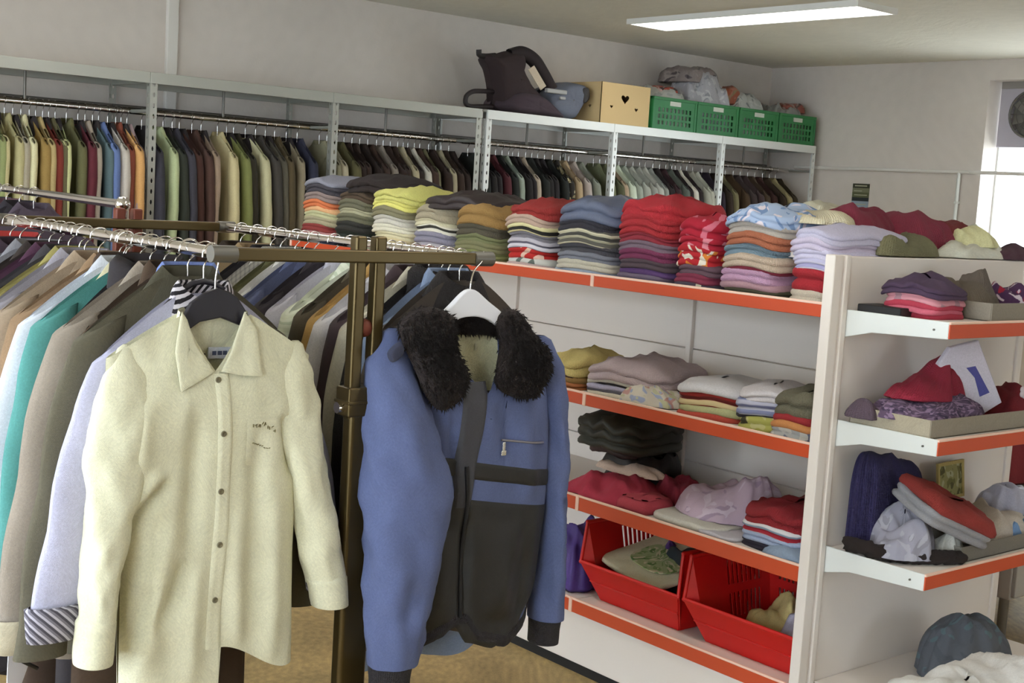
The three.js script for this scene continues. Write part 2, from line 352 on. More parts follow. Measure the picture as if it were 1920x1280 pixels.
{
  const t = thing('garment_rack', 'second clothes rack with a slanting chrome rail, behind the bronze rack', 'clothes rack', [0, 0, 0]);
  mesh('rail', rod([R2.x0, R2.y, R2.z0], [R2.x1, R2.y, R2.z1], 0.013, 14), M.chrome, t);
  for (const [x, z] of [[R2.x0, R2.z0], [R2.x1, R2.z1]]) {
    mesh('post', rod([x, 0.06, z], [x, R2.y + 0.02, z], 0.014, 12), M.chrome, t);
    mesh('rail_cap', new THREE.SphereGeometry(0.022, 14, 10).translate(x, R2.y, z), M.chrome, t);
    mesh('foot', rspan(x - 0.26, x + 0.26, 0.03, 0.06, z - 0.015, z + 0.015, 0.006), M.chrome, t);
    for (const s of [-0.24, 0.24]) mesh('castor', new THREE.CylinderGeometry(0.017, 0.017, 0.02, 14).rotateZ(Math.PI / 2).translate(x + s, 0.017, z), M.black, t);
  }
}

// ---------- hanging clothes ----------
// a garment hangs at its own origin: the rail's centre; shoulders along x, front towards +z
const geoCache = new Map();
function garmentGeos(o) {
  const key = JSON.stringify(o);
  if (geoCache.has(key)) return geoCache.get(key);
  const { hw = 0.22, len = 0.72, thick = 0.05, sleeve = 0.58, collar = 'band', seed = 1, fine = false, flare = 0.01, drop = 0.11, sl = 0.05, lean = 0.05, top = -0.055 } = o;
  const nu = fine ? 26 : 14, nv = fine ? 26 : 12, rnd = rng(seed);
  const ph = [rnd() * 6, rnd() * 6, rnd() * 6], fr = [4 + rnd() * 3, 8 + rnd() * 4];
  const W = (v) => hw * lerp(0.97, 1.0, smooth(v, 0, 0.25)) + flare * v;
  const T = (v) => thick * (0.35 + 0.65 * smooth(v, 0, 0.28)) * (1 - 0.12 * v);
  const yTop = (u) => { const a = Math.abs(u); return a < 0.26 ? top : top - drop * Math.pow((a - 0.26) / 0.74, 1.15); };
  const at = (u, v, s) => {
    const y0 = yTop(u), y = lerp(y0, -len - 0.012 * Math.sin(u * 5 + ph[0]), v), e = Math.sqrt(Math.max(0, 1 - Math.pow(Math.abs(u), 2.6)));
    const f = v * thick * (0.22 * Math.sin(u * fr[0] + ph[1] + v) + 0.13 * Math.sin(u * fr[1] + ph[2] - 2 * v));
    return [u * W(v), y, s * T(v) * e + f * e + (s > 0 ? -0.004 * Math.exp(-Math.pow((u - 0.03) / 0.05, 2)) : 0)];
  };
  const rows = [];
  for (let j = 0; j <= nv; j++) {                   // closed rings: front left to right, back right to left
    const v = j / nv, r = [];
    for (let i = 0; i <= nu; i++) r.push(at(-1 + 2 * i / nu, v, 1));
    for (let i = nu - 1; i >= 1; i--) r.push(at(-1 + 2 * i / nu, v, -1));
    rows.push(r);
  }
  const last = rows[nv]; rows.push(last.map(([x, y, z]) => [x * 0.985, y + 0.004, z * 0.75])); rows.push(last.map(([x, y, z]) => [x * 0.97, y + 0.05, z * 0.6]));
  const body = loft(rows);
  const arm = (s) => {
    const R = [], n = fine ? 18 : 9, k = fine ? 16 : 10, tilt = lean + 0.03 * rnd(), fwd = 0.02 + 0.03 * rnd(), p = rnd() * 6;
    for (let j = 0; j <= n; j++) {
      const v = j / n, y = lerp(top - drop - 0.005, top - drop - sleeve, v), q = [];
      const cx = s * (hw * 1.0 - sl * 0.62 + tilt * v + 0.012 * Math.sin(v * 3)), cz = fwd * v;
      const rx = sl * lerp(0.82, 1, smooth(v, 0, 0.2)) * lerp(1, 0.78, v), rz = Math.max(thick * 0.95, 0.018) * lerp(0.75, 1, smooth(v, 0, 0.15)) * lerp(1.05, 0.8, v);
      for (let i = 0; i < k; i++) {
        const a = -2 * Math.PI * i / k, w = 1 + 0.07 * Math.sin(v * 15 + 2 * a + p) * smooth(v, 0.05, 0.3);
        q.push([cx + Math.cos(a) * rx * w, y + (j === 0 ? 0.028 * (0.6 - s * Math.cos(a)) : 0), cz + Math.sin(a) * rz * w]);
      }
      R.push(q);
    }
    const l = R[n], c = l.reduce((m, q) => [m[0] + q[0] / k, m[1] + q[1] / k, m[2] + q[2] / k], [0, 0, 0]);
    const f0 = R[0], c0 = f0.reduce((m, q) => [m[0] + q[0] / k, m[1] + q[1] / k, m[2] + q[2] / k], [0, 0, 0]);
    R.unshift(f0.map((q) => q.map((x, i) => lerp(c0[i] + (i === 1 ? 0.006 : 0), x, 0.45))));
    R.push(l.map((q) => [lerp(c[0], q[0], 0.85), q[1], lerp(c[2], q[2], 0.85)]));
    R.push(l.map((q) => [lerp(c[0], q[0], 0.8), q[1] + 0.04, lerp(c[2], q[2], 0.8)]));
    return loft(R);
  };
  const ring = (rx, rz, y, dip) => { const q = [], k = fine ? 24 : 14; for (let i = 0; i < k; i++) { const a = -2 * Math.PI * i / k, z = Math.sin(a); q.push([Math.cos(a) * rx, y - dip * Math.max(0, z) ** 1.5, z * rz]); } return q; };
  let col = null; const tz = Math.max(0.018, thick * 0.62);
  if (collar === 'band') col = loft([ring(0.052, tz * 0.8, top - 0.012, 0.05), ring(0.052, tz * 0.85, top + 0.022, 0.035), ring(0.056, tz * 1.0, top + 0.026, 0.035), ring(0.066, tz * 1.25, top + 0.012, 0.045), ring(0.078, tz * 1.5, top - 0.028, 0.07), ring(0.074, tz * 1.3, top - 0.03, 0.07)]);
  if (collar === 'fold') col = loft([ring(0.05, tz * 0.8, top - 0.01, 0.06), ring(0.051, tz * 0.85, top + 0.018, 0.03), ring(0.056, tz, top + 0.021, 0.03), ring(0.075, tz * 1.25, top + 0.0, 0.06), ring(0.1, tz * 1.7, top - 0.035, 0.13), ring(0.094, tz * 1.5, top - 0.036, 0.13)]);
  if (collar === 'hood') col = loft([ring(0.05, tz, top - 0.02, 0.03), ring(0.07, tz * 1.5, top + 0.03, 0.02), ring(0.085, tz * 2.0, top + 0.012, 0.02), ring(0.09, tz * 2.0, top - 0.04, 0.03), ring(0.08, tz * 1.6, top - 0.06, 0.04)]);
  const r = { body, left: arm(-1), right: sleeve ? arm(1) : null, col };
  geoCache.set(key, r);
  return r;
}
function garment(name, label, category, pos, turn, o, mats, group) {
  const t = thing(name, label, category, pos, turn, group), g = garmentGeos(o);
  mesh('body', g.body, mats.body, t);
  for (const k of ['left', 'right']) {
    const s = mesh('sleeve', g[k], mats.sleeve ?? mats.body, t);
    if (mats.cuff) {
      const P = g[k].attributes.position, y = (o.top ?? -0.055) - (o.drop ?? 0.11) - (o.sleeve ?? 0.58); let lo = 9, hi = -9, zl = 9, zh = -9;
      for (let i = 0; i < P.count; i++) if (P.getY(i) < y + 0.004) { lo = Math.min(lo, P.getX(i)); hi = Math.max(hi, P.getX(i)); zl = Math.min(zl, P.getZ(i)); zh = Math.max(zh, P.getZ(i)); }
      const cx = (lo + hi) / 2, cz = (zl + zh) / 2, rx = (hi - lo) / 2 + 0.004, rz = (zh - zl) / 2 + 0.004;
      const q = (ex, yy) => { const r = []; for (let i = 0; i < 16; i++) { const a = -2 * Math.PI * i / 16; r.push([cx + Math.cos(a) * (rx + ex), yy, cz + Math.sin(a) * (rz + ex)]); } return r; };
      mesh('cuff', loft([q(-0.01, y), q(0, y), q(0.003, y + 0.02), q(0.006, y + 0.062), q(-0.002, y + 0.066)]), mats.cuff, s);
    }
  }
  if (g.col) mesh('collar', g.col, mats.collar ?? mats.body, t);
  return t;
}
// hangers: one of each kind, then clones
function hangerGeo(kind, hook = 0.055) {
  const h = tube([[0, -hook, 0], [0, -0.03, 0], [0.004, -0.022, 0], [0.02, -0.006, 0], [0.0165, 0.012, 0], [0, 0.0175, 0], [-0.0165, 0.01, 0], [-0.02, -0.006, 0]], 0.0017, 16, 5);
  const r = kind === 'wire' ? 0.0022 : 0.006, y = -hook;
  const b = kind === 'wire' ? tube([[-0.145, y - 0.115, 0], [-0.08, y - 0.062, 0], [0, y - 0.004, 0], [0.08, y - 0.062, 0], [0.145, y - 0.115, 0]], r, 14, 5)
    : tube([[-0.15, y - 0.12, 0], [-0.1, y - 0.075, 0], [-0.035, y - 0.016, 0], [0, y - 0.006, 0], [0.035, y - 0.016, 0], [0.1, y - 0.075, 0], [0.15, y - 0.12, 0]], r, 16, 7);
  return [h, b];
}
const hangerProtos = {};
function hanger(kind, pos, turn, label, group, hook = 0.055) {
  const key = kind + hook;
  const mat = { black: M.hangerBlack, wire: M.chrome, wood: M.wood, pink: M.pinkWood, red: M.redPlastic }[kind];
  if (!hangerProtos[key]) {
    const t = thing('clothes_hanger', label, 'hanger', pos, turn, group), [h, b] = hangerGeo(kind, hook);
    mesh('hook', h, M.chrome, t); mesh('shoulder_bar', b, mat, t);
    return (hangerProtos[key] = t);
  }
  const c = hangerProtos[key].clone(); c.name = numbered('clothes_hanger'); delete c.userData.group; scene.add(c);
  c.position.set(...pos); c.rotation.set(0, turn, 0);
  return tag(c, label, 'hanger', group);
}

// --- the long rail on the back wall; near shoulder towards +z, so garments are turned a quarter
const R = rng(77);
const backVariants = [{ thick: 0.026, seed: 3, hw: 0.21, len: 0.74, collar: 'fold', sl: 0.042 }, { thick: 0.026, seed: 5, hw: 0.215, len: 0.82, collar: 'fold', sl: 0.044 }, { thick: 0.024, seed: 8, hw: 0.205, len: 0.7, collar: 'band', sl: 0.04 }, { thick: 0.028, seed: 11, hw: 0.22, len: 0.95, collar: 'fold', sl: 0.046 }];
const NTH = ['first', 'second', 'third', 'fourth', 'fifth', 'sixth'];
function backGarment(x, hex, desc, variant, label, mats = {}) {
  const kind = /shirt|blouse/.test(desc) ? 'shirt' : /coat/.test(desc) ? 'coat' : 'jacket';
  const turn = -Math.PI / 2 + (R() - 0.5) * 0.16, v = backVariants[variant];
  const g = garment(`hanging_${kind}`, label, kind, [x, RODY - 0.028, RODZ + (R() - 0.5) * 0.016], turn, v, { body: mats.body ?? fab(hex), collar: mats.collar, sleeve: mats.sleeve }, 'clothes on the back wall rail');
  const hk = ['wire', 'wire', 'black'][Math.floor(R() * 3)];
  const short = label.replace(/ (on the back wall rail, just|on the back rail below the crates,|in the last back rail bay,).*/, '').replace(/ on the back rail$/, '');
  hanger(hk, [x, RODY, g.position.z], turn, `${hk} hanger of the ${short.split(' ').slice(0, 12).join(' ')}`, 'hangers on the back wall rail', 0.083);
}
const lightRow = [[2.04, '#7d2a20', 'brick red jacket', 0], [2.07, '#8f9a5c', 'pale moss shirt', 2], [2.10, '#c7bd86', 'cream shirt', 2], [2.14, '#a9a06c', 'khaki cream shirt', 2], [2.18, '#a39a84', 'stone grey jacket', 0], [2.215, '#cfc99a', 'pale cream shirt', 2], [2.25, '#8d6f2c', 'mustard brown jacket', 0], [2.28, '#b29c62', 'tan shirt', 0], [2.315, '#7c2a1c', 'rust red jacket', 0], [2.345, '#5f5a3a', 'olive brown jacket', 0], [2.375, '#cdd08f', 'pale lime shirt', 0], [2.425, '#5c5a34', 'dark olive shirt', 2], [2.48, '#5a1826', 'burgundy jacket', 1], [2.515, '#a79a8a', 'beige grey jacket', 0], [2.55, '#50676c', 'slate teal shirt', 2], [2.58, '#5b72a6', 'denim blue shirt', 0], [2.625, '#b7aea2', 'pale grey jacket', 1], [2.665, '#7e3a24', 'rust brown shirt', 2], [2.69, '#d19a50', 'apricot orange shirt', 0], [2.725, '#a58d90', 'dusty pink jacket', 1],
  [2.80, '#33323c', 'charcoal navy coat', 3], [2.87, '#a9b584', 'mint green jacket', 0], [2.91, '#2c3026', 'black green coat', 3], [2.955, '#3a3842', 'graphite coat', 3], [2.995, '#46271e', 'dark red brown coat', 3], [3.06, '#4c3128', 'chocolate brown coat', 3], [3.11, '#a28a74', 'pinkish beige jacket', 1], [3.20, '#c4b684', 'cream yellow jacket', 3], [3.255, '#7b803f', 'olive green jacket', 3], [3.295, '#2d2718', 'nearly black coat', 3], [3.36, '#bfb98c', 'light cream jacket', 3], [3.415, '#3f3a34', 'dark grey coat', 3], [3.475, '#5d584a', 'grey green coat', 3], [3.525, '#56482c', 'brown olive coat', 3], [3.60, '#9b8f74', 'tan grey jacket', 0], [3.66, '#2b2d42', 'navy blue jacket', 1]];
lightRow.forEach(([x, hex, desc, v], i) => {
  const prev = i ? lightRow[i - 1][2] : null;
  backGarment(x - 0.01, hex, desc, v, prev ? `${desc} on the back wall rail, just right of the ${prev}` : `${desc} at the frame-edge start of the back wall rail`, { collar: i % 2 === 0 ? fab('#2a2426') : undefined });
});
const darkRow = [[3.79, '#8e8a6c', 'light olive jacket', 0], [3.84, '#bdb395', 'pale tan jacket', 0], [3.9, '#5a5430', 'olive green jacket', 1]];
const ordinary = { brown: ['#33231d', '#3a2a22', '#2e211c', '#402c22'], black: ['#201c1c', '#262226', '#1f2320'] };
darkRow.forEach(([x, hex, desc, v], i) => backGarment(x, hex, desc, v, `${desc} on the back rail, ${['first', 'second', 'third'][i]} garment past the navy blue jacket`));
const accents = { 4.16: ['#8f8478', 'pale mushroom sleeved jacket'], 4.30: ['#b5aa86', 'narrow cream shirt'], 4.37: ['#c9c4b4', 'thin white shirt'], 4.45: ['#6e6a4a', 'grey olive jacket'], 4.56: ['#a09678', 'sandy beige shirt'] };
let k1 = 0, last = ['olive green jacket', 0];
for (const x of [3.95, 4.0, 4.05, 4.1, 4.16, 4.2, 4.25, 4.30, 4.34, 4.37, 4.41, 4.45, 4.51, 4.56, 4.6, 4.65]) {
  const a = accents[x];
  if (a) { backGarment(x, a[0], a[1], 0, `${a[1]} among dark brown jackets left of the double back upright`); last = [a[1], 0]; }
  else backGarment(x, ordinary.brown[k1++ % 4], `${NTH[last[1]]} dark brown jacket`, [0, 1, 0][k1 % 3], `${NTH[last[1]++]} dark brown jacket right of the ${last[0]} on the back rail`);
}
const acc2 = { 4.95: ['#57232b', 'wine red jacket'], 5.05: ['#8f9c8c', 'grey green shirt'], 5.18: ['#a99a86', 'beige fronted jacket'], 5.45: [null, 'cream and black flowered blouse'], 5.52: ['#b29a74', 'sand coloured jacket'], 5.59: ['#ab9f98', 'greyish pink jacket'], 5.65: ['#7d8274', 'sage grey jacket'] };
last = ['double upright', 0];
for (const x of [4.79, 4.84, 4.89, 4.95, 5.0, 5.05, 5.1, 5.14, 5.18, 5.23, 5.28, 5.33, 5.39, 5.45, 5.52, 5.59, 5.65]) {
  const a = acc2[x];
  if (a) { backGarment(x, a[0], a[1], 0, `${a[1]} on the back rail right of the double upright`, a[0] ? {} : { body: blotch('#2a2622', '#c9bd97', '#8a7f5e') }); last = [a[1], 0]; }
  else backGarment(x, ordinary.black[k1++ % 3], `${NTH[last[1]]} blackish jacket`, [0, 1, 0][k1 % 3], `${NTH[last[1]++]} nearly black jacket right of the ${last[0]} on the back rail`);
}
const greys = [[5.80, '#6d7150', 'mottled olive jacket'], [5.86, '#595c40', 'deep moss jacket'], [5.91, '#b09a7e', 'peach beige shirt'], [5.96, '#c4d2bb', 'mint white shirt'], [6.02, '#98a194', 'grey green mottled jacket'], [6.08, '#a7aba0', 'pale grey jacket'], [6.15, '#9b9f97', 'mid grey jacket'], [6.21, '#b3b5ac', 'silver grey jacket'], [6.27, '#929892', 'cool grey jacket'], [6.33, '#2b2324', 'black jacket'], [6.39, '#3a2228', 'black plum jacket'], [6.45, '#5d665e', 'slate grey jacket'], [6.51, '#2a2123', 'second black jacket'], [6.545, '#d7d2c4', 'white edged shirt'], [6.60, '#2d2326', 'dark aubergine jacket'], [6.66, '#a9a99a', 'ash grey jacket'], [6.71, '#b7b8a8', 'stone white shirt']];
greys.forEach(([x, hex, desc], i) => backGarment(x, hex, desc, i % 2, `${desc} on the back rail below the crates, after the ${i ? greys[i - 1][2] : 'brightest upright'}`));
const lastRow = [[6.82, '#2c2230', 'violet black jacket'], [6.90, '#33261c', 'espresso jacket'], [6.97, '#7d7650', 'thin olive jacket'], [7.05, '#4a3620', 'coffee brown jacket'], [7.13, '#463a3a', 'mauve brown jacket'], [7.21, '#4c3b3c', 'muted plum jacket'], [7.29, '#51402f', 'walnut jacket'], [7.37, '#3f2420', 'oxblood brown jacket'], [7.44, '#3a2c1e', 'bark brown jacket'], [7.52, '#9a8d60', 'light khaki jacket'], [7.60, '#3d3220', 'dark moss brown jacket']];
lastRow.forEach(([x, hex, desc], i) => backGarment(x, hex, desc, i % 2, i === 10 ? `${desc} hanging last on the back rail by the side wall` : `${desc} in the last back rail bay, before the ${lastRow[i + 1][2]}`));

// --- nearest rack: rail under the cream shirt
const rackSpec = (seed, o = {}) => ({ thick: 0.042, seed, hw: 0.22, len: 0.74, collar: 'fold', fine: true, ...o });
function rackGarment(x, z, desc, kind, label, o, mats, hk = 'black', turn = 0) {
  garment(`hanging_${kind}`, label, kind, [x, RY, z], turn, o, mats, 'clothes on the bronze rack');
  hanger(hk, [x, RY, z], turn, `${{ black: 'black plastic', wire: 'wire', wood: 'wooden', pink: 'pink', red: 'red plastic' }[hk]} hanger inside the ${desc} on the bronze rack`, 'hangers on the bronze rack');
}
rackGarment(RX0 + 0.012, -2.392, 'lavender shirt', 'shirt', 'lavender shirt with black and white striped cuffs, directly behind the cream shirt', rackSpec(21, { hw: 0.215, sleeve: 0.52, len: 0.72, sl: 0.065, lean: 0.125, drop: 0.115, thick: 0.024, collar: 'band', top: -0.085 }), { body: fab('#b4b2cc'), collar: vstripes('#1f1a20', '#cfc8cf'), cuff: vstripes('#4a4650', '#b7b3c0', '#77737e') }, 'black', 0.05);
rackGarment(RX0 + 0.02, -2.475, 'sky blue shirt', 'shirt', 'sky blue shirt whose collar shows behind the striped collar', rackSpec(22, { thick: 0.03, collar: 'band', sleeve: 0.45, hw: 0.165, lean: 0.0, len: 0.68 }), { body: fab('#7388c9') }, 'wire', -0.03);
rackGarment(RX0 + 0.0, -2.437, 'olive grey jacket', 'jacket', 'dark olive grey jacket between the lavender and taupe garments', rackSpec(23, { sl: 0.065, sleeve: 0.6, thick: 0.03, len: 0.8, lean: 0.12 }), { body: fab('#57513f'), collar: fab('#4a4636') }, 'black', 0.04);
rackGarment(RX0 + 0.0, -2.545, 'taupe jacket', 'jacket', 'taupe beige jacket with a paler cuff, between olive grey and teal', rackSpec(24, { sl: 0.065, sleeve: 0.62, thick: 0.04, len: 0.82, lean: 0.1 }), { body: fab('#8d8072'), cuff: fab('#b7ab90') }, 'black', 0.06);
rackGarment(RX0 + 0.0, -2.61, 'black jacket', 'jacket', 'black jacket with a stand collar, right above the teal shoulder', rackSpec(25, { collar: 'hood', sl: 0.05, len: 0.95, hw: 0.17, lean: 0.02 }), { body: fab('#2b2529') }, 'wire', -0.02);
rackGarment(RX0 + 0.0, -2.662, 'teal jacket', 'jacket', 'bright teal jacket with a pale shoulder seam on the nearest rack', rackSpec(26, { sl: 0.06, sleeve: 0.62, thick: 0.035, lean: 0.08 }), { body: fab('#3f8b86'), collar: fab('#b8b08c') }, 'wood', 0.05);
rackGarment(RX0 - 0.012, -2.705, 'ice blue shirt', 'shirt', 'ice blue white shirt showing as an edge behind the teal jacket', rackSpec(27, { sl: 0.06, sleeve: 0.6, thick: 0.028, lean: 0.085 }), { body: fab('#c6cbd8') }, 'wire', 0.06);
rackGarment(RX0 + 0.0, -2.765, 'suede brown jacket', 'jacket', 'suede brown jacket behind the ice blue shirt on the nearest rack', rackSpec(28, { sl: 0.055, thick: 0.045 }), { body: fab('#8a6c4c') }, 'red', -0.02);
rackGarment(RX0 - 0.015, -2.84, 'sandy tan jacket', 'jacket', 'sandy tan jacket behind the suede brown one', rackSpec(29, { sl: 0.06, len: 0.8 }), { body: fab('#97826a') }, 'pink', 0.03);
rackGarment(RX0 - 0.01, -2.93, 'grey lilac jacket', 'jacket', 'grey lilac jacket at the photo edge, behind the sandy tan one', rackSpec(30, { sl: 0.06 }), { body: fab('#8b858f') }, 'black', 0.04);
rackGarment(RX0, -2.985, 'yellow olive jacket', 'jacket', 'yellow olive jacket behind the grey lilac one', rackSpec(31, {}), { body: fab('#8a7f3c') }, 'pink', -0.04);
rackGarment(RX0 + 0.005, -2.505, 'long brown coat', 'coat', 'long dark brown coat reaching lowest below the lavender shirt', rackSpec(38, { len: 1.18, hw: 0.19, lean: 0.02, thick: 0.04, sleeve: 0.5, collar: 'band' }), { body: fab('#43301f') }, 'wire', 0.02);
rackGarment(RX0 - 0.005, -2.73, 'long umber coat', 'coat', 'long umber coat reaching low behind the teal jacket', rackSpec(39, { len: 1.16, hw: 0.2, lean: 0.03, thick: 0.035, sleeve: 0.5, collar: 'band' }), { body: fab('#3d2b1e') }, 'wire', 0.02);
rackGarment(RX0, -3.05, 'charcoal jacket', 'jacket', 'charcoal jacket behind the yellow olive one', rackSpec(32, { len: 1.02 }), { body: fab('#39353a') }, 'black', 0.03);
rackGarment(RX0, -3.11, 'plum jacket', 'jacket', 'dark plum jacket behind the charcoal one on the nearest rack', rackSpec(33, {}), { body: fab('#46203a') }, 'wire', 0);
rackGarment(RX0, -3.17, 'black brown coat', 'coat', 'long black brown coat reaching low behind the plum jacket', rackSpec(34, { len: 1.08 }), { body: fab('#2c211d') }, 'pink', 0.05);
rackGarment(RX0, -3.24, 'silver grey coat', 'coat', 'silver grey coat behind the long black brown one', rackSpec(35, { len: 1.0 }), { body: fab('#77757c') }, 'red', 0);
rackGarment(RX0 - 0.02, -3.31, 'dark violet jacket', 'jacket', 'dark violet jacket at the far left of the bronze rack', rackSpec(36, {}), { body: fab('#352430') }, 'black', 0.03);
rackGarment(RX0 - 0.02, -3.38, 'red jacket', 'jacket', 'bright red jacket on the far end of the bronze rack', rackSpec(37, { collar: 'hood' }), { body: fab('#b8302c') }, 'wire', 0.02);
{
  const t = thing('price_tag', 'white paper tag with a black strap low beside the taupe sleeve', 'tag', [0.905, 0.60, -2.50], 0.35);
  mesh('paper', flat([[-0.022, 0.0], [0.012, -0.012], [0.03, 0.028], [-0.02, 0.06]], 0, 0.0012, 0.0004), plain('#e2e0ea', 0.7), t);
  mesh('strap', tube([[-0.008, 0.05, 0.004], [0.012, 0.035, 0.006], [0.045, 0.012, 0.006]], 0.0045, 12, 6), M.black, t);
  mesh('string', tube([[-0.015, 0.058, 0.001], [-0.016, 0.075, -0.01], [-0.012, 0.09, -0.02]], 0.0009, 8, 5), M.black, t);
}
// rail behind the blue jacket
rackGarment(RX1 - 0.005, -2.365, 'dark taupe coat', 'coat', 'dark taupe coat just behind the blue jacket', rackSpec(41, { len: 0.86, sl: 0.06, thick: 0.045 }), { body: fab('#4c4139'), collar: fab('#2a2424', 'pile') }, 'black', 0.05);
rackGarment(RX1 - 0.01, -2.40, 'powder blue shirt', 'shirt', 'powder blue shirt with a curved hem hanging below the blue jacket', rackSpec(40, { thick: 0.03, len: 0.925, hw: 0.21, collar: 'band' }), { body: fab('#7d8fb0') }, 'wire', 0.02);
rackGarment(RX1 + 0.005, -2.445, 'black fleece jacket', 'jacket', 'black fleece jacket with a curly collar behind the taupe coat', rackSpec(42, { collar: 'hood', thick: 0.05 }), { body: fab('#221d1f', 'pile') }, 'black', 0.02);
rackGarment(RX1, -2.49, 'pale stone shirt', 'shirt', 'pale stone shirt seen beside the bronze post', rackSpec(43, { thick: 0.03 }), { body: fab('#bab39e') }, 'black', -0.03);
rackGarment(RX1, -2.545, 'dark maroon jacket', 'jacket', 'dark maroon brown jacket left of the bronze post', rackSpec(44, { len: 0.8 }), { body: fab('#3c2b31') }, 'wire', 0.04);
rackGarment(RX1 - 0.005, -2.60, 'off-white shirt', 'shirt', 'off-white shirt hanging close left of the bronze post', rackSpec(45, { thick: 0.035, sl: 0.06 }), { body: fab('#cbc7cc') }, 'wire', 0.03);
rackGarment(RX1, -2.645, 'mustard jacket', 'jacket', 'mustard jacket between the off-white shirt and an olive coat', rackSpec(46, { thick: 0.03, len: 0.86 }), { body: fab('#b1883f') }, 'wood', 0.04);
rackGarment(RX1, -2.70, 'dark olive coat', 'coat', 'dark olive coat under the striped cream shirt shoulder', rackSpec(47, { thick: 0.045, len: 0.84 }), { body: fab('#4b4130') }, 'black', 0.03);
rackGarment(RX1, -2.752, 'striped cream shirt', 'shirt', 'cream shirt with fine green stripes, brightest shoulder left of the post', rackSpec(48, { thick: 0.05, sl: 0.055 }), { body: stripes('#dfe4d2', '#d3d9c4', '#dfe4d2', '#c3cdb6') }, 'wire', 0.02);
rackGarment(RX1 + 0.01, -2.84, 'lilac grey shirt', 'shirt', 'lilac grey shirt behind the striped cream shirt', rackSpec(49, { thick: 0.03, collar: 'band' }), { body: fab('#b9b6c6') }, 'wire', -0.02);
rackGarment(RX1, -2.90, 'black vest jacket', 'jacket', 'black jacket next but one behind the striped cream shirt', rackSpec(50, { len: 0.86 }), { body: fab('#29222a') }, 'black', 0.03);
rackGarment(RX1 - 0.01, -2.98, 'indigo shirt', 'shirt', 'indigo blue shirt with a white shoulder neighbour on the bronze rack', rackSpec(52, { len: 0.8 }), { body: fab('#525a80') }, 'wire', 0.04);
rackGarment(RX1 - 0.01, -3.03, 'white cotton shirt', 'shirt', 'white cotton shirt right above the indigo one', rackSpec(53, { thick: 0.03 }), { body: fab('#cfccc8') }, 'black', 0.03);
rackGarment(RX1, -3.09, 'army green jacket', 'jacket', 'army green jacket between two pale shirts', rackSpec(54, {}), { body: fab('#55532f') }, 'wire', 0.02);
rackGarment(RX1 - 0.01, -3.15, 'checked grey shirt', 'shirt', 'light grey finely checked shirt above the dark hanger', rackSpec(55, { thick: 0.035 }), { body: pattern('check', 64, (u, v) => { const a = (u * 8 % 1 < 0.35) + (v * 8 % 1 < 0.35); return [0.74 - a * 0.09, 0.73 - a * 0.09, 0.70 - a * 0.08]; }, 9) }, 'wire', 0.05);
rackGarment(RX1, -3.22, 'ink black jacket', 'jacket', 'ink black jacket behind the checked grey shirt', rackSpec(56, {}), { body: fab('#232026') }, 'black', 0);
rackGarment(RX1, -3.30, 'camel jacket', 'jacket', 'camel jacket near the far beam of the bronze rack', rackSpec(57, {}), { body: fab('#9a815c') }, 'pink', 0);
rackGarment(RX1, -3.39, 'dark brown wool coat', 'coat', 'dark brown wool coat last on the rail behind the blue jacket', rackSpec(58, { len: 1.0 }), { body: fab('#35281f') }, 'wire', 0);
// second rack
[[-4.55, '#4b3f4d', 'mauve grey jacket'], [-4.75, '#2b2730', 'black violet jacket'], [-4.95, '#6b4a52', 'faded rose jacket'], [-5.1, '#3a3b44', 'steel grey jacket']].forEach(([z, hex, desc], i) => {
  const x = lerp(R2.x0, R2.x1, (z - R2.z0) / (R2.z1 - R2.z0));
  garment('hanging_jacket', `${desc} on the slanting chrome rail of the second rack`, 'jacket', [x, R2.y, z], 0.1, rackSpec(61 + i, { fine: false }), { body: fab(hex) }, 'clothes on the second rack');
  hanger('wire', [x, R2.y, z], 0.1, `wire hanger of the ${desc} on the second rack`, 'hangers on the second rack');
});

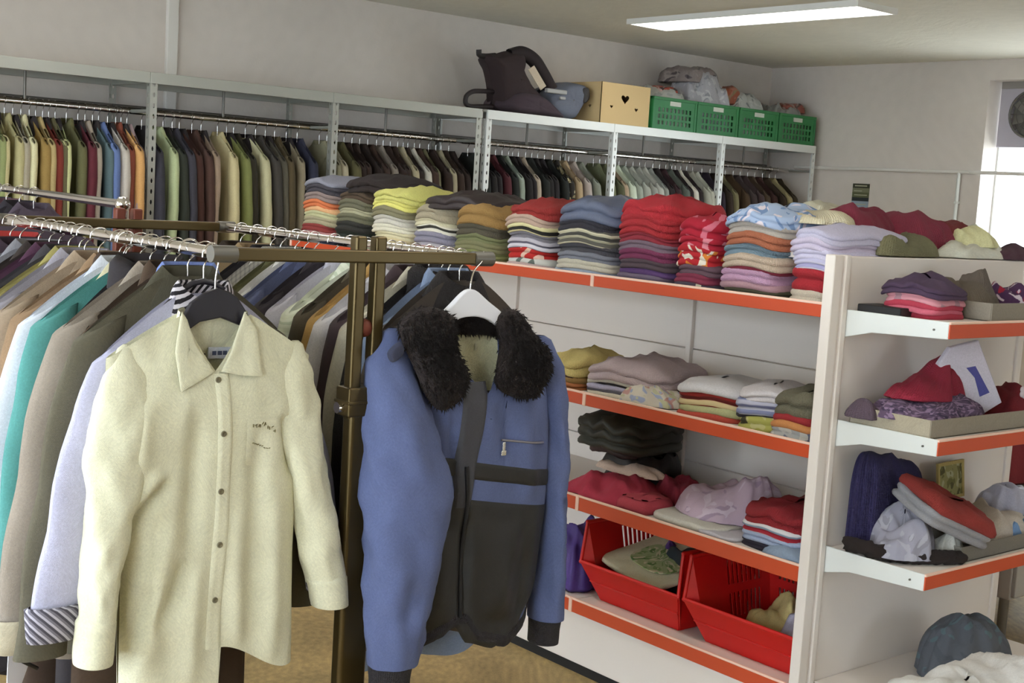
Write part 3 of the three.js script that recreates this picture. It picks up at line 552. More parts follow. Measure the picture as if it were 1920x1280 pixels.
// ---------- the two garments facing the room: cream shirt and blue work jacket ----------
function ridge(x, y, list) {                         // soft folds running along segments
  let s = 0;
  for (const [x0, y0, x1, y1, amp, w] of list) {
    const dx = x1 - x0, dy = y1 - y0, L2 = dx * dx + dy * dy, t = clamp(((x - x0) * dx + (y - y0) * dy) / L2, 0, 1);
    const d = Math.hypot(x - x0 - t * dx, y - y0 - t * dy), e = 1 - Math.pow(2 * t - 1, 4);
    s += amp * e * Math.exp(-(d * d) / (w * w));
  }
  return s;
}
function heroBody({ xl, xr, neck, vBottom, shoulder, hem, zc, thick, folds, vp = 0.8, edge = 2.4, nu = 60, nv = 70 }) {
  // front and back sheets; top edge follows shoulders and neckline
  const yTop = (x, front) => {
    const [nl, nr, ny] = neck, [sl, sly, sr, sry] = shoulder;
    if (x < nl) return lerp(ny, sly, Math.pow(clamp((nl - x) / (nl - sl), 0, 1), 1.1));
    if (x > nr) return lerp(ny, sry, Math.pow(clamp((x - nr) / (sr - nr), 0, 1), 1.1));
    const m = vBottom[0];
    if (!front) return ny - 0.012 * Math.sin(Math.PI * (x - nl) / (nr - nl));
    return x < m ? lerp(ny, vBottom[1], Math.pow((x - nl) / (m - nl), vp)) : lerp(ny, vBottom[1], Math.pow((nr - x) / (nr - m), vp));
  };
  const zAt = (x, y, s) => {
    const a = table(xl, y), b = table(xr, y), u = clamp((2 * x - a - b) / (b - a), -1, 1), e = Math.pow(Math.max(0, 1 - Math.pow(Math.abs(u), edge)), 0.5);
    const ys = yTop(x, false), t = thick * (0.25 + 0.75 * smooth((ys - y) / 0.2));
    return zc + s * t * e + (s > 0 ? folds(x, y) * Math.min(1, e * 1.6) : 0);
  };
  const pt = (u, v, s) => {
    // x spans a width that settles from shoulders to hem
    const yy = lerp(1.2, hem(u), v), a = table(xl, yy), b = table(xr, yy);
    let x = lerp(a, b, (u + 1) / 2);
    if (v < 0.12) { const A = shoulder[0], B = shoulder[2], k = 1 - v / 0.12; x = lerp(x, lerp(A, B, (u + 1) / 2), k); }
    const y = lerp(yTop(x, s > 0), hem(u), v);
    return [x, y, zAt(x, y, s)];
  };
  const sheet = (s) => { const rows = []; for (let j = 0; j <= nv; j++) { const r = []; for (let i = 0; i <= nu; i++) r.push(pt(s * (-1 + 2 * i / nu), j / nv, s)); rows.push(r); } return loft(rows, false); };
  return { geo: merge([sheet(1), sheet(-1)]), zAt, yTop };
}
function pad(pts, zf, t, { n = 48, rings = 6, lump = 0, freq = 60, rim = 0.004, sharp = false } = {}) {   // cushion-like piece with a star-shaped outline
  let c = new THREE.CatmullRomCurve3(pts.map(([x, y]) => new THREE.Vector3(x, y, 0)), true, 'centripetal').getPoints(n).slice(0, n).map((p) => [p.x, p.y]);
  if (sharp) { const k = Math.ceil(n / pts.length); c = pts.flatMap((a, i) => { const b = pts[(i + 1) % pts.length]; return Array.from({ length: k }, (_, j) => [lerp(a[0], b[0], j / k), lerp(a[1], b[1], j / k)]); }); n = c.length; }
  let area = 0; for (let i = 0; i < n; i++) { const a = c[i], b = c[(i + 1) % n]; area += a[0] * b[1] - a[1] * b[0]; }
  if (area > 0) c.reverse();
  const m = c.reduce((s, p) => [s[0] + p[0] / n, s[1] + p[1] / n], [0, 0]), rows = [];
  const row = (k, h) => c.map(([x, y]) => { const X = lerp(m[0], x, k), Y = lerp(m[1], y, k); return [X, Y, zf(X, Y) + h + (lump ? lump * Math.max(0, h > 0 ? 1 : 0) * (noise(X * freq, Y * freq, 3) + 0.6 * noise(X * freq * 2.3, Y * freq * 2.3, 7)) : 0)]; });
  for (let i = 0; i <= rings; i++) { const k = Math.max(0.02, i / rings); rows.push(row(k, t * Math.sqrt(Math.max(0, 1 - Math.pow(k, 5))) + rim)); }
  rows.push(row(1, 0)); rows.push(row(0.9, -0.002));
  return loft(rows);
}
function flat(pts, z, d = 0.002, r = 0.001) {      // thin plate with soft edges in the xy plane
  const g = new THREE.ExtrudeGeometry(new THREE.Shape(pts.map((p) => new THREE.Vector2(...p))), { depth: d, bevelEnabled: r > 0, bevelSize: r, bevelThickness: r, bevelSegments: 2, curveSegments: 8 });
  return g.translate(0, 0, z);
}
const polyline = (pts) => new THREE.CatmullRomCurve3(pts.map(([x, y]) => new THREE.Vector3(x, y, 0)), true, 'centripetal').getPoints(pts.length * 5).map((p) => [p.x, p.y]);
function sleeveTube(sec, { n = 44, k = 28, wr = 0.008, seed = 1 } = {}) {  // sec: [y, cx, rx, rz, cz]
  const R0 = [], col = (i) => sec.map((s) => [-s[0], s[i]]);
  const [cx, rx, rz, cz] = [1, 2, 3, 4].map(col), y0 = sec[0][0], y1 = sec[sec.length - 1][0];
  for (let j = 0; j <= n; j++) {
    const v = j / n, y = lerp(y0, y1, v), q = [];
    for (let i = 0; i < k; i++) {
      const a = -2 * Math.PI * i / k, f = wr * smooth(v, 0.02, 0.2) * (1 - 0.5 * smooth(v, 0.85, 1)) * (noise(Math.cos(a) * 1.4 + seed * 3, y * 9 + Math.sin(a) * 1.2, seed) * 1.3 + 0.7 * noise(Math.cos(a) * 3, y * 22 + a, seed + 4));
      q.push([table(cx, -y) + Math.cos(a) * (table(rx, -y) + f), y + (1 - smooth(v, 0, 0.1)) * 0.02 * Math.abs(Math.sin(a) * 0), table(cz, -y) + Math.sin(a) * (table(rz, -y) + f)]);
    }
    R0.push(q);
  }
  const cap = (q, f, dy) => { const c = q.reduce((m, p) => [m[0] + p[0] / k, m[1] + p[1] / k, m[2] + p[2] / k], [0, 0, 0]); return q.map((p) => [lerp(c[0], p[0], f), p[1] + dy, lerp(c[2], p[2], f)]); };
  const top = R0[0], end = R0[n];
  R0.unshift(cap(top, 0.75, 0.016)); R0.unshift(cap(top, 0.3, 0.024));
  R0.push(cap(end, 0.94, -0.001)); R0.push(cap(end, 0.85, 0.03)); R0.push(cap(end, 0.1, 0.05));
  return loft(R0);
}
// --- cream shirt
{
  const t = thing('hanging_shirt', 'cream long-sleeved shirt facing out at the front end of the bronze rack', 'shirt', [0, 0, 0]);
  const cream = fab('#e0dcbb'), zc = -2.338;
  const F = [[1.115, 1.02, 1.01, 0.9, -0.012, 0.010], [1.10, 1.04, 1.0, 0.93, 0.008, 0.016], [1.17, 1.16, 1.155, 0.86, -0.008, 0.02], [1.155, 0.86, 1.10, 0.72, -0.01, 0.018], [1.06, 1.18, 1.05, 1.02, 0.008, 0.022], [1.30, 1.12, 1.295, 0.66, -0.006, 0.02], [1.345, 1.0, 1.35, 0.62, 0.007, 0.022], [1.12, 0.95, 1.06, 0.62, 0.008, 0.026], [1.36, 1.13, 1.385, 1.0, -0.009, 0.014], [1.26, 0.95, 1.265, 0.66, 0.006, 0.02], [1.08, 0.82, 1.03, 0.6, -0.008, 0.014], [1.17, 0.85, 1.165, 0.6, 0.006, 0.02]];
  const B = heroBody({ xl: [[0.55, 1.042], [0.9, 1.034], [1.05, 1.01], [1.2, 1.0]], xr: [[0.55, 1.418], [0.8, 1.41], [1.0, 1.408], [1.12, 1.42], [1.2, 1.43]], neck: [1.148, 1.284, 1.332], vBottom: [1.21, 1.222], shoulder: [1.0, 1.25, 1.434, 1.243], hem: (u) => (u < 0.02 ? 0.588 + 0.012 * u : 0.672 - 0.068 * smooth(u, 0.02, 0.85)), zc, thick: 0.046, edge: 6, folds: (x, y) => 1.9 * ridge(x, y, F) + 0.004 * noise(x * 22, y * 10, 2) });
  mesh('body', B.geo, cream, t);
  const zf = (x, y) => B.zAt(x, y, 1);
  mesh('sleeve', sleeveTube([[1.252, 1.04, 0.024, 0.012, zc], [1.21, 1.042, 0.05, 0.026, zc + 0.004], [1.15, 1.04, 0.064, 0.036, zc + 0.008], [1.08, 1.028, 0.066, 0.042, zc + 0.012], [0.95, 1.0, 0.046, 0.046, zc + 0.026], [0.8, 0.98, 0.032, 0.042, zc + 0.04], [0.755, 0.978, 0.032, 0.04, zc + 0.04]], { seed: 2 }), cream, t);
  mesh('sleeve', sleeveTube([[1.25, 1.40, 0.024, 0.012, zc], [1.205, 1.396, 0.048, 0.026, zc + 0.004], [1.14, 1.398, 0.058, 0.036, zc + 0.007], [1.08, 1.408, 0.055, 0.042, zc + 0.01], [1.0, 1.425, 0.044, 0.046, zc + 0.018], [0.84, 1.462, 0.046, 0.044, zc + 0.028], [0.765, 1.484, 0.043, 0.04, zc + 0.03]], { seed: 5 }), cream, t);
  mesh('cuff', sleeveTube([[0.765, 0.977, 0.036, 0.043, zc + 0.04], [0.70, 0.974, 0.036, 0.043, zc + 0.04], [0.686, 0.974, 0.035, 0.042, zc + 0.04]], { n: 8, wr: 0.001 }), cream, t);
  mesh('cuff', sleeveTube([[0.775, 1.482, 0.044, 0.043, zc + 0.03], [0.735, 1.489, 0.041, 0.042, zc + 0.03], [0.714, 1.493, 0.039, 0.041, zc + 0.03]], { n: 8, wr: 0.001, seed: 3 }), cream, t);
  const up = (d) => (x, y) => Math.max(zf(x, Math.min(y, B.yTop(x, false) - 0.01)), zc + 0.012) + d;
  mesh('collar', pad([[1.139, 1.338], [1.15, 1.322], [1.168, 1.272], [1.203, 1.222], [1.131, 1.188], [1.124, 1.26]], up(0.006), 0.0012, { sharp: true, n: 60, rim: 0.0025 }), cream, t);
  mesh('collar', pad([[1.272, 1.336], [1.299, 1.3], [1.305, 1.21], [1.262, 1.213], [1.218, 1.222], [1.243, 1.262], [1.26, 1.302]], up(0.006), 0.0012, { sharp: true, n: 63, rim: 0.0025 }), cream, t);
  const stand = []; for (const [dy, k] of [[-0.03, 1], [0.0, 1.0], [0.004, 1.05], [-0.03, 1.14]]) { const r = []; for (let i = 0; i <= 20; i++) { const a = Math.PI * i / 20; r.push([1.212 - Math.cos(a) * 0.068 * k, 1.332 + dy + 0.006 * Math.sin(a), zc + 0.01 - Math.sin(a) * 0.055 * k]); } stand.push(r); }
  mesh('collar_stand', loft(stand, false), cream, t);
  const neckPanel = []; for (let j = 0; j <= 8; j++) { const r = []; for (let i = 0; i <= 10; i++) { const x = lerp(1.15, 1.286, i / 10); r.push([x, lerp(1.33, 1.19, j / 8), zc - 0.022 + 0.012 * Math.pow((x - 1.215) / 0.07, 2)]); } neckPanel.push(r); }
  mesh('yoke_lining', loft(neckPanel, false), fab('#dcd8b0'), t);
  const lab = mesh('neck_label', flat([[1.214, 1.241], [1.270, 1.240], [1.270, 1.262], [1.214, 1.263]], zc - 0.014, 0.0012, 0.0005), fab('#c9cbd6'), t);
  mesh('label_print', [0, 1, 2, 3].map((i) => span(1.222 + i * 0.0115, 1.230 + i * 0.0115 + (i % 2) * 0.001, 1.2475, 1.2555, zc - 0.0125, zc - 0.0112)), fab('#49506a'), lab);
  mesh('label_stitch', [new THREE.SphereGeometry(0.002, 8, 6).translate(1.205, 1.25, zc - 0.012), new THREE.SphereGeometry(0.002, 8, 6).translate(1.279, 1.249, zc - 0.012)], fab('#3d3a3a'), lab);
  const pl = []; for (let j = 0; j <= 40; j++) { const y = lerp(1.218, 0.672, j / 40), x0 = 1.204 + 0.006 * Math.sin(j * 0.12), r = []; for (let i = 0; i <= 6; i++) { const x = x0 + 0.033 * i / 6; r.push([x, y, zf(x, y) + (i === 0 || i === 6 ? -0.001 : 0.0035)]); } pl.push(r); }
  const placket = mesh('placket', loft(pl, false), cream, t);
  for (const [x, y] of [[1.212, 1.206], [1.22, 1.102], [1.219, 0.988], [1.22, 0.882], [1.215, 0.771]]) {
    const z = zf(x, y) + 0.004, b = mesh('button', new THREE.LatheGeometry([[0.0001, 0.0012], [0.003, 0.0012], [0.0036, 0.0024], [0.0052, 0.0026], [0.006, 0.0014], [0.006, 0]].map((p) => new THREE.Vector2(...p)), 16).rotateX(Math.PI / 2).translate(x, y, z), plain('#6f6750', 0.35), placket);
    b.rotation.set(0, 0, 0);
  }
  const pk = []; for (let j = 0; j <= 10; j++) { const r = []; for (let i = 0; i <= 10; i++) { const x = lerp(1.272, 1.352, i / 10), y = lerp(1.128, 1.035 - 0.008 * (1 - Math.abs(2 * i / 10 - 1)), j / 10); r.push([x, y, zf(x, y) + (i % 10 && j % 10 ? 0.003 : 0.0008)]); } pk.push(r); }
  const pocket = mesh('chest_pocket', loft(pk, false), cream, t);
  const st = []; const r = rng(4);
  for (let i = 0; i < 13; i++) { const x = 1.284 + i * 0.0042, y = 1.112 - Math.pow((i - 4) / 10, 2) * 0.02 + (r() - 0.5) * 0.008, a = r() * 2; st.push(rod([x, y, zf(x, y) + 0.0045], [x + 0.005 * Math.cos(a), y + 0.006 * Math.sin(a), zf(x, y) + 0.0047], 0.0009, 5)); }
  for (let i = 0; i < 9; i++) { const x = 1.285 + i * 0.0045, y = 1.077 - i * 0.0014 + (r() - 0.5) * 0.003; st.push(rod([x, y, zf(x, y) + 0.0045], [x + 0.0035, y + (r() - 0.5) * 0.004, zf(x, y) + 0.0047], 0.0009, 5)); }
  mesh('embroidery', st, fab('#7d7440'), pocket);
  const h = thing('clothes_hanger', 'broad dark plastic hanger showing in the neck of the cream shirt', 'hanger', [0, 0, 0]);
  mesh('shoulder_bar', flat([[1.10, 1.272], [1.146, 1.31], [1.168, 1.35], [1.196, 1.369], [1.221, 1.378], [1.245, 1.371], [1.262, 1.36], [1.290, 1.322], [1.335, 1.272], [1.335, 1.25], [1.281, 1.307], [1.229, 1.326], [1.184, 1.318], [1.15, 1.296], [1.10, 1.25]], zc - 0.005, 0.008, 0.003), M.hangerBlack, h);
  mesh('hook', tube([[1.217, 1.372, zc], [1.217, 1.40, zc], [1.222, 1.43, zc], [1.224, 1.455, zc], [1.2068, 1.468, zc], [1.19, 1.455, zc], [1.188, 1.44, zc]], 0.002, 20, 6), M.chrome, h);
}
// --- blue work jacket with fur collar
{
  const t = thing('hanging_jacket', 'blue work jacket with dark fur collar, black lower front and chest stripe', 'jacket', [0, 0, 0]);
  const blue = fab('#56628f', 'weave'), dark = fab('#1c1a19', 'nylon'), fur = fab('#2a1f1e', 'fur'), pile = fab('#c8c49e', 'pile'), knit = fab('#2a2529', 'knit'), zc = -2.30;
  const F = [[1.86, 1.14, 1.90, 1.04, -0.006, 0.02], [1.95, 1.1, 1.97, 0.9, 0.007, 0.03], [1.74, 1.1, 1.76, 0.95, -0.008, 0.014], [1.79, 0.9, 1.79, 0.64, -0.012, 0.012], [1.9, 0.86, 1.88, 0.64, 0.012, 0.04], [1.97, 0.85, 1.96, 0.62, -0.006, 0.02], [1.73, 0.86, 1.72, 0.64, 0.008, 0.03]];
  const hem = [[1.66, 0.63], [1.70, 0.606], [1.74, 0.622], [1.77, 0.645], [1.80, 0.645], [1.84, 0.598], [1.93, 0.572], [2.0, 0.6], [2.04, 0.66]];
  const B = heroBody({ xl: [[0.55, 1.675], [0.65, 1.672], [0.83, 1.688], [1.0, 1.70], [1.1, 1.67], [1.2, 1.60]], xr: [[0.55, 2.0], [0.62, 2.02], [0.7, 2.045], [0.9, 2.065], [1.1, 2.06], [1.2, 2.07]], neck: [1.735, 1.885, 1.318], vp: 0.4, vBottom: [1.835, 1.158], shoulder: [1.575, 1.268, 2.075, 1.236], hem: (u) => table(hem, lerp(1.675, 2.03, (u + 1) / 2)), zc, thick: 0.072, folds: (x, y) => 1.5 * ridge(x, y, F) + 0.004 * noise(x * 20, y * 12, 6) });
  mesh('body', B.geo, blue, t);
  const zf = (x, y) => B.zAt(x, y, 1);
  const patch = (x0, x1, y0, y1, off, nx = 24, ny = 24) => { const rows = []; for (let j = 0; j <= ny; j++) { const q = []; for (let i = 0; i <= nx; i++) { const w = i / nx, X0 = x0, X1 = x1; const fy0 = typeof y0 === 'function' ? y0 : () => y0, fy1 = typeof y1 === 'function' ? y1 : () => y1; const v = j / ny, ya = (typeof y1 === 'function' ? y1(lerp(X0 instanceof Function ? X0(1) : X0, X1 instanceof Function ? X1(1) : X1, w)) : y1), yb = fy0(lerp(X0 instanceof Function ? X0(1) : X0, X1 instanceof Function ? X1(1) : X1, w)); const y = lerp(ya, yb, v), a = X0 instanceof Function ? X0(y) : X0, b = X1 instanceof Function ? X1(y) : X1, x = lerp(a, b, w); q.push([x, y, zf(x, y) + ((i === 0 || j === 0 || i === nx || j === ny) ? off * 0.2 : off)]); } rows.push(q); } return loft(rows, false); };
  const LX = (y) => table(B_xl, y) + 0.002, RX = (y) => table(B_xr, y) - 0.002;
  const B_xl = [[0.55, 1.675], [0.65, 1.672], [0.83, 1.69], [0.93, 1.70], [1.0, 1.702]], B_xr = [[0.55, 2.0], [0.62, 2.02], [0.7, 2.045], [0.9, 2.065]];
  const slant = (y) => (x) => y - (x - 1.718) * 0.172;
  mesh('lower_panel', patch(LX, RX, (x) => table(hem, x) + 0.001, slant(0.938), 0.004, 40, 40), dark, t);
  mesh('chest_band', patch(1.716, RX, slant(0.984), slant(1.022), 0.004, 30, 8), dark, t);
  mesh('front_opening', patch((y) => 1.757 + (y - 0.93) * 0.03, (y) => lerp(1.795, 1.829, clamp((y - 0.9) / 0.26, 0, 1)), 0.90, 1.185, 0.0055, 10, 24), fab('#3a3a42', 'nylon'), t);
  mesh('zip_tape', [tube([[1.78, 1.0, zf(1.78, 1.0) + 0.008], [1.785, 0.92, zf(1.785, 0.92) + 0.008], [1.788, 0.8, zf(1.788, 0.8) + 0.008], [1.785, 0.66, zf(1.785, 0.66) + 0.008]], 0.005, 20, 6)], fab('#1e1b1c', 'nylon'), t);
  const wb = []; for (let j = 0; j <= 5; j++) { const q = []; for (let i = 0; i <= 50; i++) { const x = lerp(1.678, 2.02, i / 50), y = table(hem, x) + 0.028 - 0.034 * j / 5; q.push([x, y, zf(x, Math.max(y, table(hem, x) + 0.002)) + 0.008 * Math.sin(Math.PI * j / 5) + 0.001 * Math.sin(i * 2)]); } wb.push(q); }
  mesh('waistband', loft(wb, false), knit, t);
  mesh('sleeve', sleeveTube([[1.276, 1.612, 0.028, 0.022, zc + 0.0], [1.23, 1.602, 0.052, 0.045, zc + 0.008], [1.12, 1.615, 0.08, 0.07, zc + 0.035], [0.98, 1.637, 0.1, 0.075, zc + 0.05], [0.82, 1.628, 0.09, 0.072, zc + 0.06], [0.66, 1.613, 0.07, 0.062, zc + 0.06], [0.585, 1.61, 0.056, 0.052, zc + 0.06]], { seed: 8, wr: 0.013 }), blue, t);
  mesh('sleeve', sleeveTube([[1.248, 2.048, 0.03, 0.04, zc - 0.02], [1.2, 2.062, 0.04, 0.055, zc - 0.015], [1.05, 2.078, 0.036, 0.062, zc - 0.01], [0.9, 2.086, 0.034, 0.062, zc], [0.7, 2.1, 0.036, 0.056, zc], [0.59, 2.102, 0.038, 0.05, zc]], { seed: 9, wr: 0.008 }), blue, t);
  mesh('cuff', sleeveTube([[0.588, 1.61, 0.05, 0.046, zc + 0.06], [0.55, 1.609, 0.046, 0.042, zc + 0.06], [0.50, 1.609, 0.047, 0.042, zc + 0.06]], { n: 10, wr: 0.002 }), knit, t);
  mesh('cuff', sleeveTube([[0.592, 2.102, 0.035, 0.046, zc], [0.56, 2.1, 0.034, 0.042, zc], [0.53, 2.1, 0.034, 0.042, zc]], { n: 10, wr: 0.002 }), knit, t);
  const up = (d) => (x, y) => zc + 0.03 + d + 0.035 * smooth((1.33 - y) / 0.15);
  const furOpt = { n: 90, rings: 22, lump: 0.006, freq: 75 };
  const lobeL = mesh('fur_collar', pad([[1.742, 1.324], [1.736, 1.267], [1.762, 1.2], [1.748, 1.16], [1.70, 1.13], [1.66, 1.158], [1.626, 1.225], [1.604, 1.281], [1.598, 1.31], [1.632, 1.34], [1.69, 1.347]], up(0.006), 0.03, furOpt), fur, t);
  const lobeR = mesh('fur_collar', pad([[1.866, 1.33], [1.913, 1.34], [1.966, 1.286], [2.0, 1.24], [1.99, 1.19], [1.958, 1.147], [1.911, 1.144], [1.845, 1.178], [1.848, 1.216], [1.866, 1.265]], up(0.006), 0.03, furOpt), fur, t);
  const tuft = new THREE.ConeGeometry(0.0016, 0.010, 4).translate(0, 0.003, 0), tufts = (m, n, seed) => {   // fur strands over the lobes
    const p = m.geometry.attributes.position, nn = m.geometry.attributes.normal, q = rng(seed), g = new THREE.InstancedMesh(tuft, fur, n), o = new THREE.Object3D();
    for (let i = 0; i < n; i++) {
      let k = Math.floor(q() * p.count); for (let w = 0; w < 20 && nn.getZ(k) < -0.2; w++) k = Math.floor(q() * p.count);
      o.position.set(p.getX(k) + (q() - 0.5) * 0.006, p.getY(k) + (q() - 0.5) * 0.006, p.getZ(k));
      o.quaternion.setFromUnitVectors(new THREE.Vector3(0, 1, 0), new THREE.Vector3(nn.getX(k) + (q() - 0.5) * 1.3, nn.getY(k) - 0.8 + (q() - 0.5) * 1.1, nn.getZ(k) + 0.1).normalize());
      o.scale.setScalar(0.7 + q() * 0.7); o.updateMatrix(); g.setMatrixAt(i, o.matrix);
    }
    g.name = 'fur_strands'; g.userData.kind = 'stuff'; m.add(g);
  };
  tufts(lobeL, 2600, 5); tufts(lobeR, 2600, 6);
  const bc = []; for (const [dy, k] of [[-0.05, 0.9], [-0.005, 0.94], [0.006, 1.03], [-0.004, 1.14], [-0.05, 1.2]]) { const q = []; for (let i = 0; i <= 24; i++) { const a = Math.PI * i / 24; q.push([1.808 - Math.cos(a) * 0.085 * k, 1.318 + dy + 0.012 * Math.sin(a) + 0.002 * noise(i * 1.3, dy * 90), zc + 0.03 - Math.sin(a) * 0.075 * k]); } bc.push(q); }
  mesh('fur_collar', loft(bc, false), fur, t);
  const arch = mesh('fur_collar', pad([[1.735, 1.292], [1.752, 1.312], [1.79, 1.332], [1.835, 1.336], [1.885, 1.326], [1.918, 1.300], [1.905, 1.278], [1.84, 1.282], [1.78, 1.284]], () => zc + 0.012, 0.012, { n: 60, rings: 14, lump: 0.004, freq: 75 }), fur, t);
  tufts(arch, 700, 7);
  const ln = []; for (let j = 0; j <= 14; j++) { const q = []; for (let i = 0; i <= 14; i++) { const x = lerp(1.745, 1.905, i / 14), y = lerp(1.292, 1.155, j / 14); q.push([x, y, zc + 0.004 + 0.02 * Math.pow((x - 1.82) / 0.08, 2) + 0.002 * noise(x * 120, y * 120)]); } ln.push(q); }
  mesh('pile_lining', loft(ln, false), pile, t);
  mesh('lining_stitch', rod([1.832, 1.262, zc + 0.009], [1.834, 1.247, zc + 0.009], 0.002, 6), fab('#e0dcc0'), t);
  const zp = mesh('chest_zip', tube([[1.872, 1.053, zf(1.872, 1.053) + 0.003], [1.92, 1.047, zf(1.92, 1.047) + 0.003], [1.97, 1.04, zf(1.97, 1.04) + 0.003], [2.008, 1.035, zf(2.008, 1.035) + 0.003]], 0.0028, 24, 6), plain('#8f8c92', 0.35, 0.8), t);
  mesh('zip_pull', [rspan(1.873, 1.881, 1.026, 1.049, zf(1.877, 1.035) + 0.004, zf(1.877, 1.035) + 0.008, 0.002), rspan(1.870, 1.884, 1.018, 1.030, zf(1.877, 1.025) + 0.004, zf(1.877, 1.025) + 0.008, 0.002)], plain('#d8d6d2', 0.25, 0.9), zp);
  mesh('shoulder_tab', pad([[1.562, 1.256], [1.592, 1.278], [1.60, 1.257], [1.574, 1.236]], () => zc + 0.058, 0.008, { n: 24 }), fab('#363a52'), t);
  const h = thing('clothes_hanger', 'white plastic hanger in the fur collar of the blue work jacket', 'hanger', [0, 0, 0]);
  mesh('shoulder_bar', flat(polyline([[1.714, 1.322], [1.742, 1.353], [1.786, 1.383], [1.836, 1.356], [1.891, 1.316], [1.88, 1.304], [1.838, 1.322], [1.8, 1.329], [1.756, 1.324], [1.73, 1.308]]), zc + 0.03, 0.01, 0.003), plain('#dfdfe6', 0.35), h);
  mesh('hook', tube([[1.787, 1.38, zc + 0.036], [1.788, 1.40, zc + 0.036], [1.80, 1.425, zc + 0.03], [1.83, 1.448, zc + 0.02], [1.839, 1.466, zc + 0.01], [1.852, 1.458, zc], [1.853, 1.44, zc]], 0.0018, 24, 6), M.chrome, h);
}

// ---------- folded clothes ----------
function foldedGeo({ dx, dz, h, lobes = 1, dome = 0, seed = 1, lump = 0.004, power = 5, slope = [0, 0], crease = 0 }) {
  const n = 44, rnd = rng(seed * 7 + 3), rr = Math.min(0.5 * h / lobes, 0.03), rings = [], a0 = rnd() * 9;
  const out = (inset, yf) => {
    const r = [];
    for (let i = 0; i < n; i++) {
      const a = -2 * Math.PI * i / n, c = Math.cos(a), s = Math.sin(a), k = Math.pow(Math.pow(Math.abs(c), power) + Math.pow(Math.abs(s), power), -1 / power);
      const wob = 1 + 0.025 * noise(c * 1.7 + a0, s * 1.7, seed);
      const x = c * k * (dx / 2 - inset) * wob, z = s * k * (dz / 2 - inset) * wob, u = x / (dx / 2), v = z / (dz / 2);
      const d = -dome * (0.55 * u * u + 0.9 * v * v) + slope[0] * u + slope[1] * v;
      const cr = crease && yf > 0.5 ? crease * yf * (0.5 - Math.min(1, 2.6 * Math.abs(noise(x * 9 + z * 5 + a0, z * 11 - x * 4, seed * 1.7)))) : 0;
      r.push([x, h * yf + d + cr + lump * (0.4 + yf) * (noise(x * 14 + a0, z * 14, seed) + 0.5 * noise(x * 34, z * 34 + a0, seed)), z]);
    }
    return r;
  };
  const m = Math.min(dx, dz) / 2;
  rings.push(out(m * 0.96, 0), out(m * 0.5, 0), out(m * 0.2, 0));
  for (let l = 0; l < lobes; l++) for (let j = 0; j <= 5; j++) { const t = Math.PI * j / 5; if (l && !j) continue; rings.push(out(rr * (1 - Math.sin(t)) * (j === 0 || j === 5 ? (l === 0 && j === 0) || (l === lobes - 1 && j === 5) ? 1 : 0.75 : 1) + 0.004 * noise(l * 3.1 + seed), (l + (1 - Math.cos(t)) / 2) / lobes)); }
  rings.push(out(m * 0.2, 1.0), out(m * 0.45, 1.02), out(m * 0.7, 1.03), out(m * 0.96, 1.03));
  return loft(rings);
}
let seedN = 100;
function folded(label, category, mat, [x, y, z], o, turn = 0, group) {
  const m = one(`folded_${category === 'sweater' ? 'sweater' : category === 'trousers' ? 'trousers' : 'shirt'}`, foldedGeo({ seed: seedN++, ...o }), mat, label, category, group);
  m.position.set(x, y, z); m.rotation.y = turn;
  return m;
}
function heapGeo({ dx, dz, h, seed = 1, folds = 0.25, peak = [0, 0], pow = 2.2, round = 0.6, power = 2.6, fd = 0.6, crumple = 1 }) {
  const n = 64, rows = [], row = (k, yf) => {
    const r = [];
    for (let i = 0; i < n; i++) {
      const a = -2 * Math.PI * i / n, c = Math.cos(a), s = Math.sin(a), q = Math.pow(Math.pow(Math.abs(c), power) + Math.pow(Math.abs(s), power), -1 / power), wob = 1 + 0.22 * noise(c * 1.6, s * 1.6, seed) + 0.12 * noise(c * 4, s * 4, seed + 2) + 0.03 * noise(c * 11, s * 11, seed + 4);
      const px = peak[0] * (1 - k) * dx / 2, pz = peak[1] * (1 - k) * dz / 2, x = c * q * k * dx / 2 * wob + px, z = s * q * k * dz / 2 * wob + pz;
      const w = x * Math.cos(fd) + z * Math.sin(fd), e = x * Math.sin(fd) - z * Math.cos(fd), f = folds * (1 - Math.abs(noise(w * 13 + noise(e * 7, seed) * 0.9, e * 3.5, seed)) * 2.2 + 0.45 * noise(w * 34, e * 12, seed + 5));
      const big = 0.78 + 0.6 * noise(x * 7.5 + seed * 0.37, z * 7.5, seed * 0.9);
      r.push([x, yf === 0 ? 0.001 : Math.max(0.002, h * yf * (lerp(1, big, 0.8 * crumple) + f * Math.min(1, yf * 2)) / (1 + folds * 0.4)), z]);
    }
    return r;
  };
  rows.push(row(0.1, 0), row(0.9, 0), row(0.97, 0.05));
  for (let j = 0; j <= 24; j++) { const t = j / 24, k = lerp(1, 0.02, Math.pow(t, 0.9)); rows.push(row(k, Math.pow(1 - Math.pow(k, pow), round) * 0.92 + 0.08)); }
  return loft(rows);
}
function heap(name, label, category, mat, [x, y, z], o, turn = 0) {
  const m = one(name, heapGeo({ seed: seedN++, ...o }), mat, label, category);
  m.position.set(x, y, z); m.rotation.y = turn;
  return m;
}
const ORD = ['top', 'second', 'third', 'fourth', 'fifth', 'sixth', 'seventh', 'eighth', 'ninth', 'tenth', 'eleventh'];
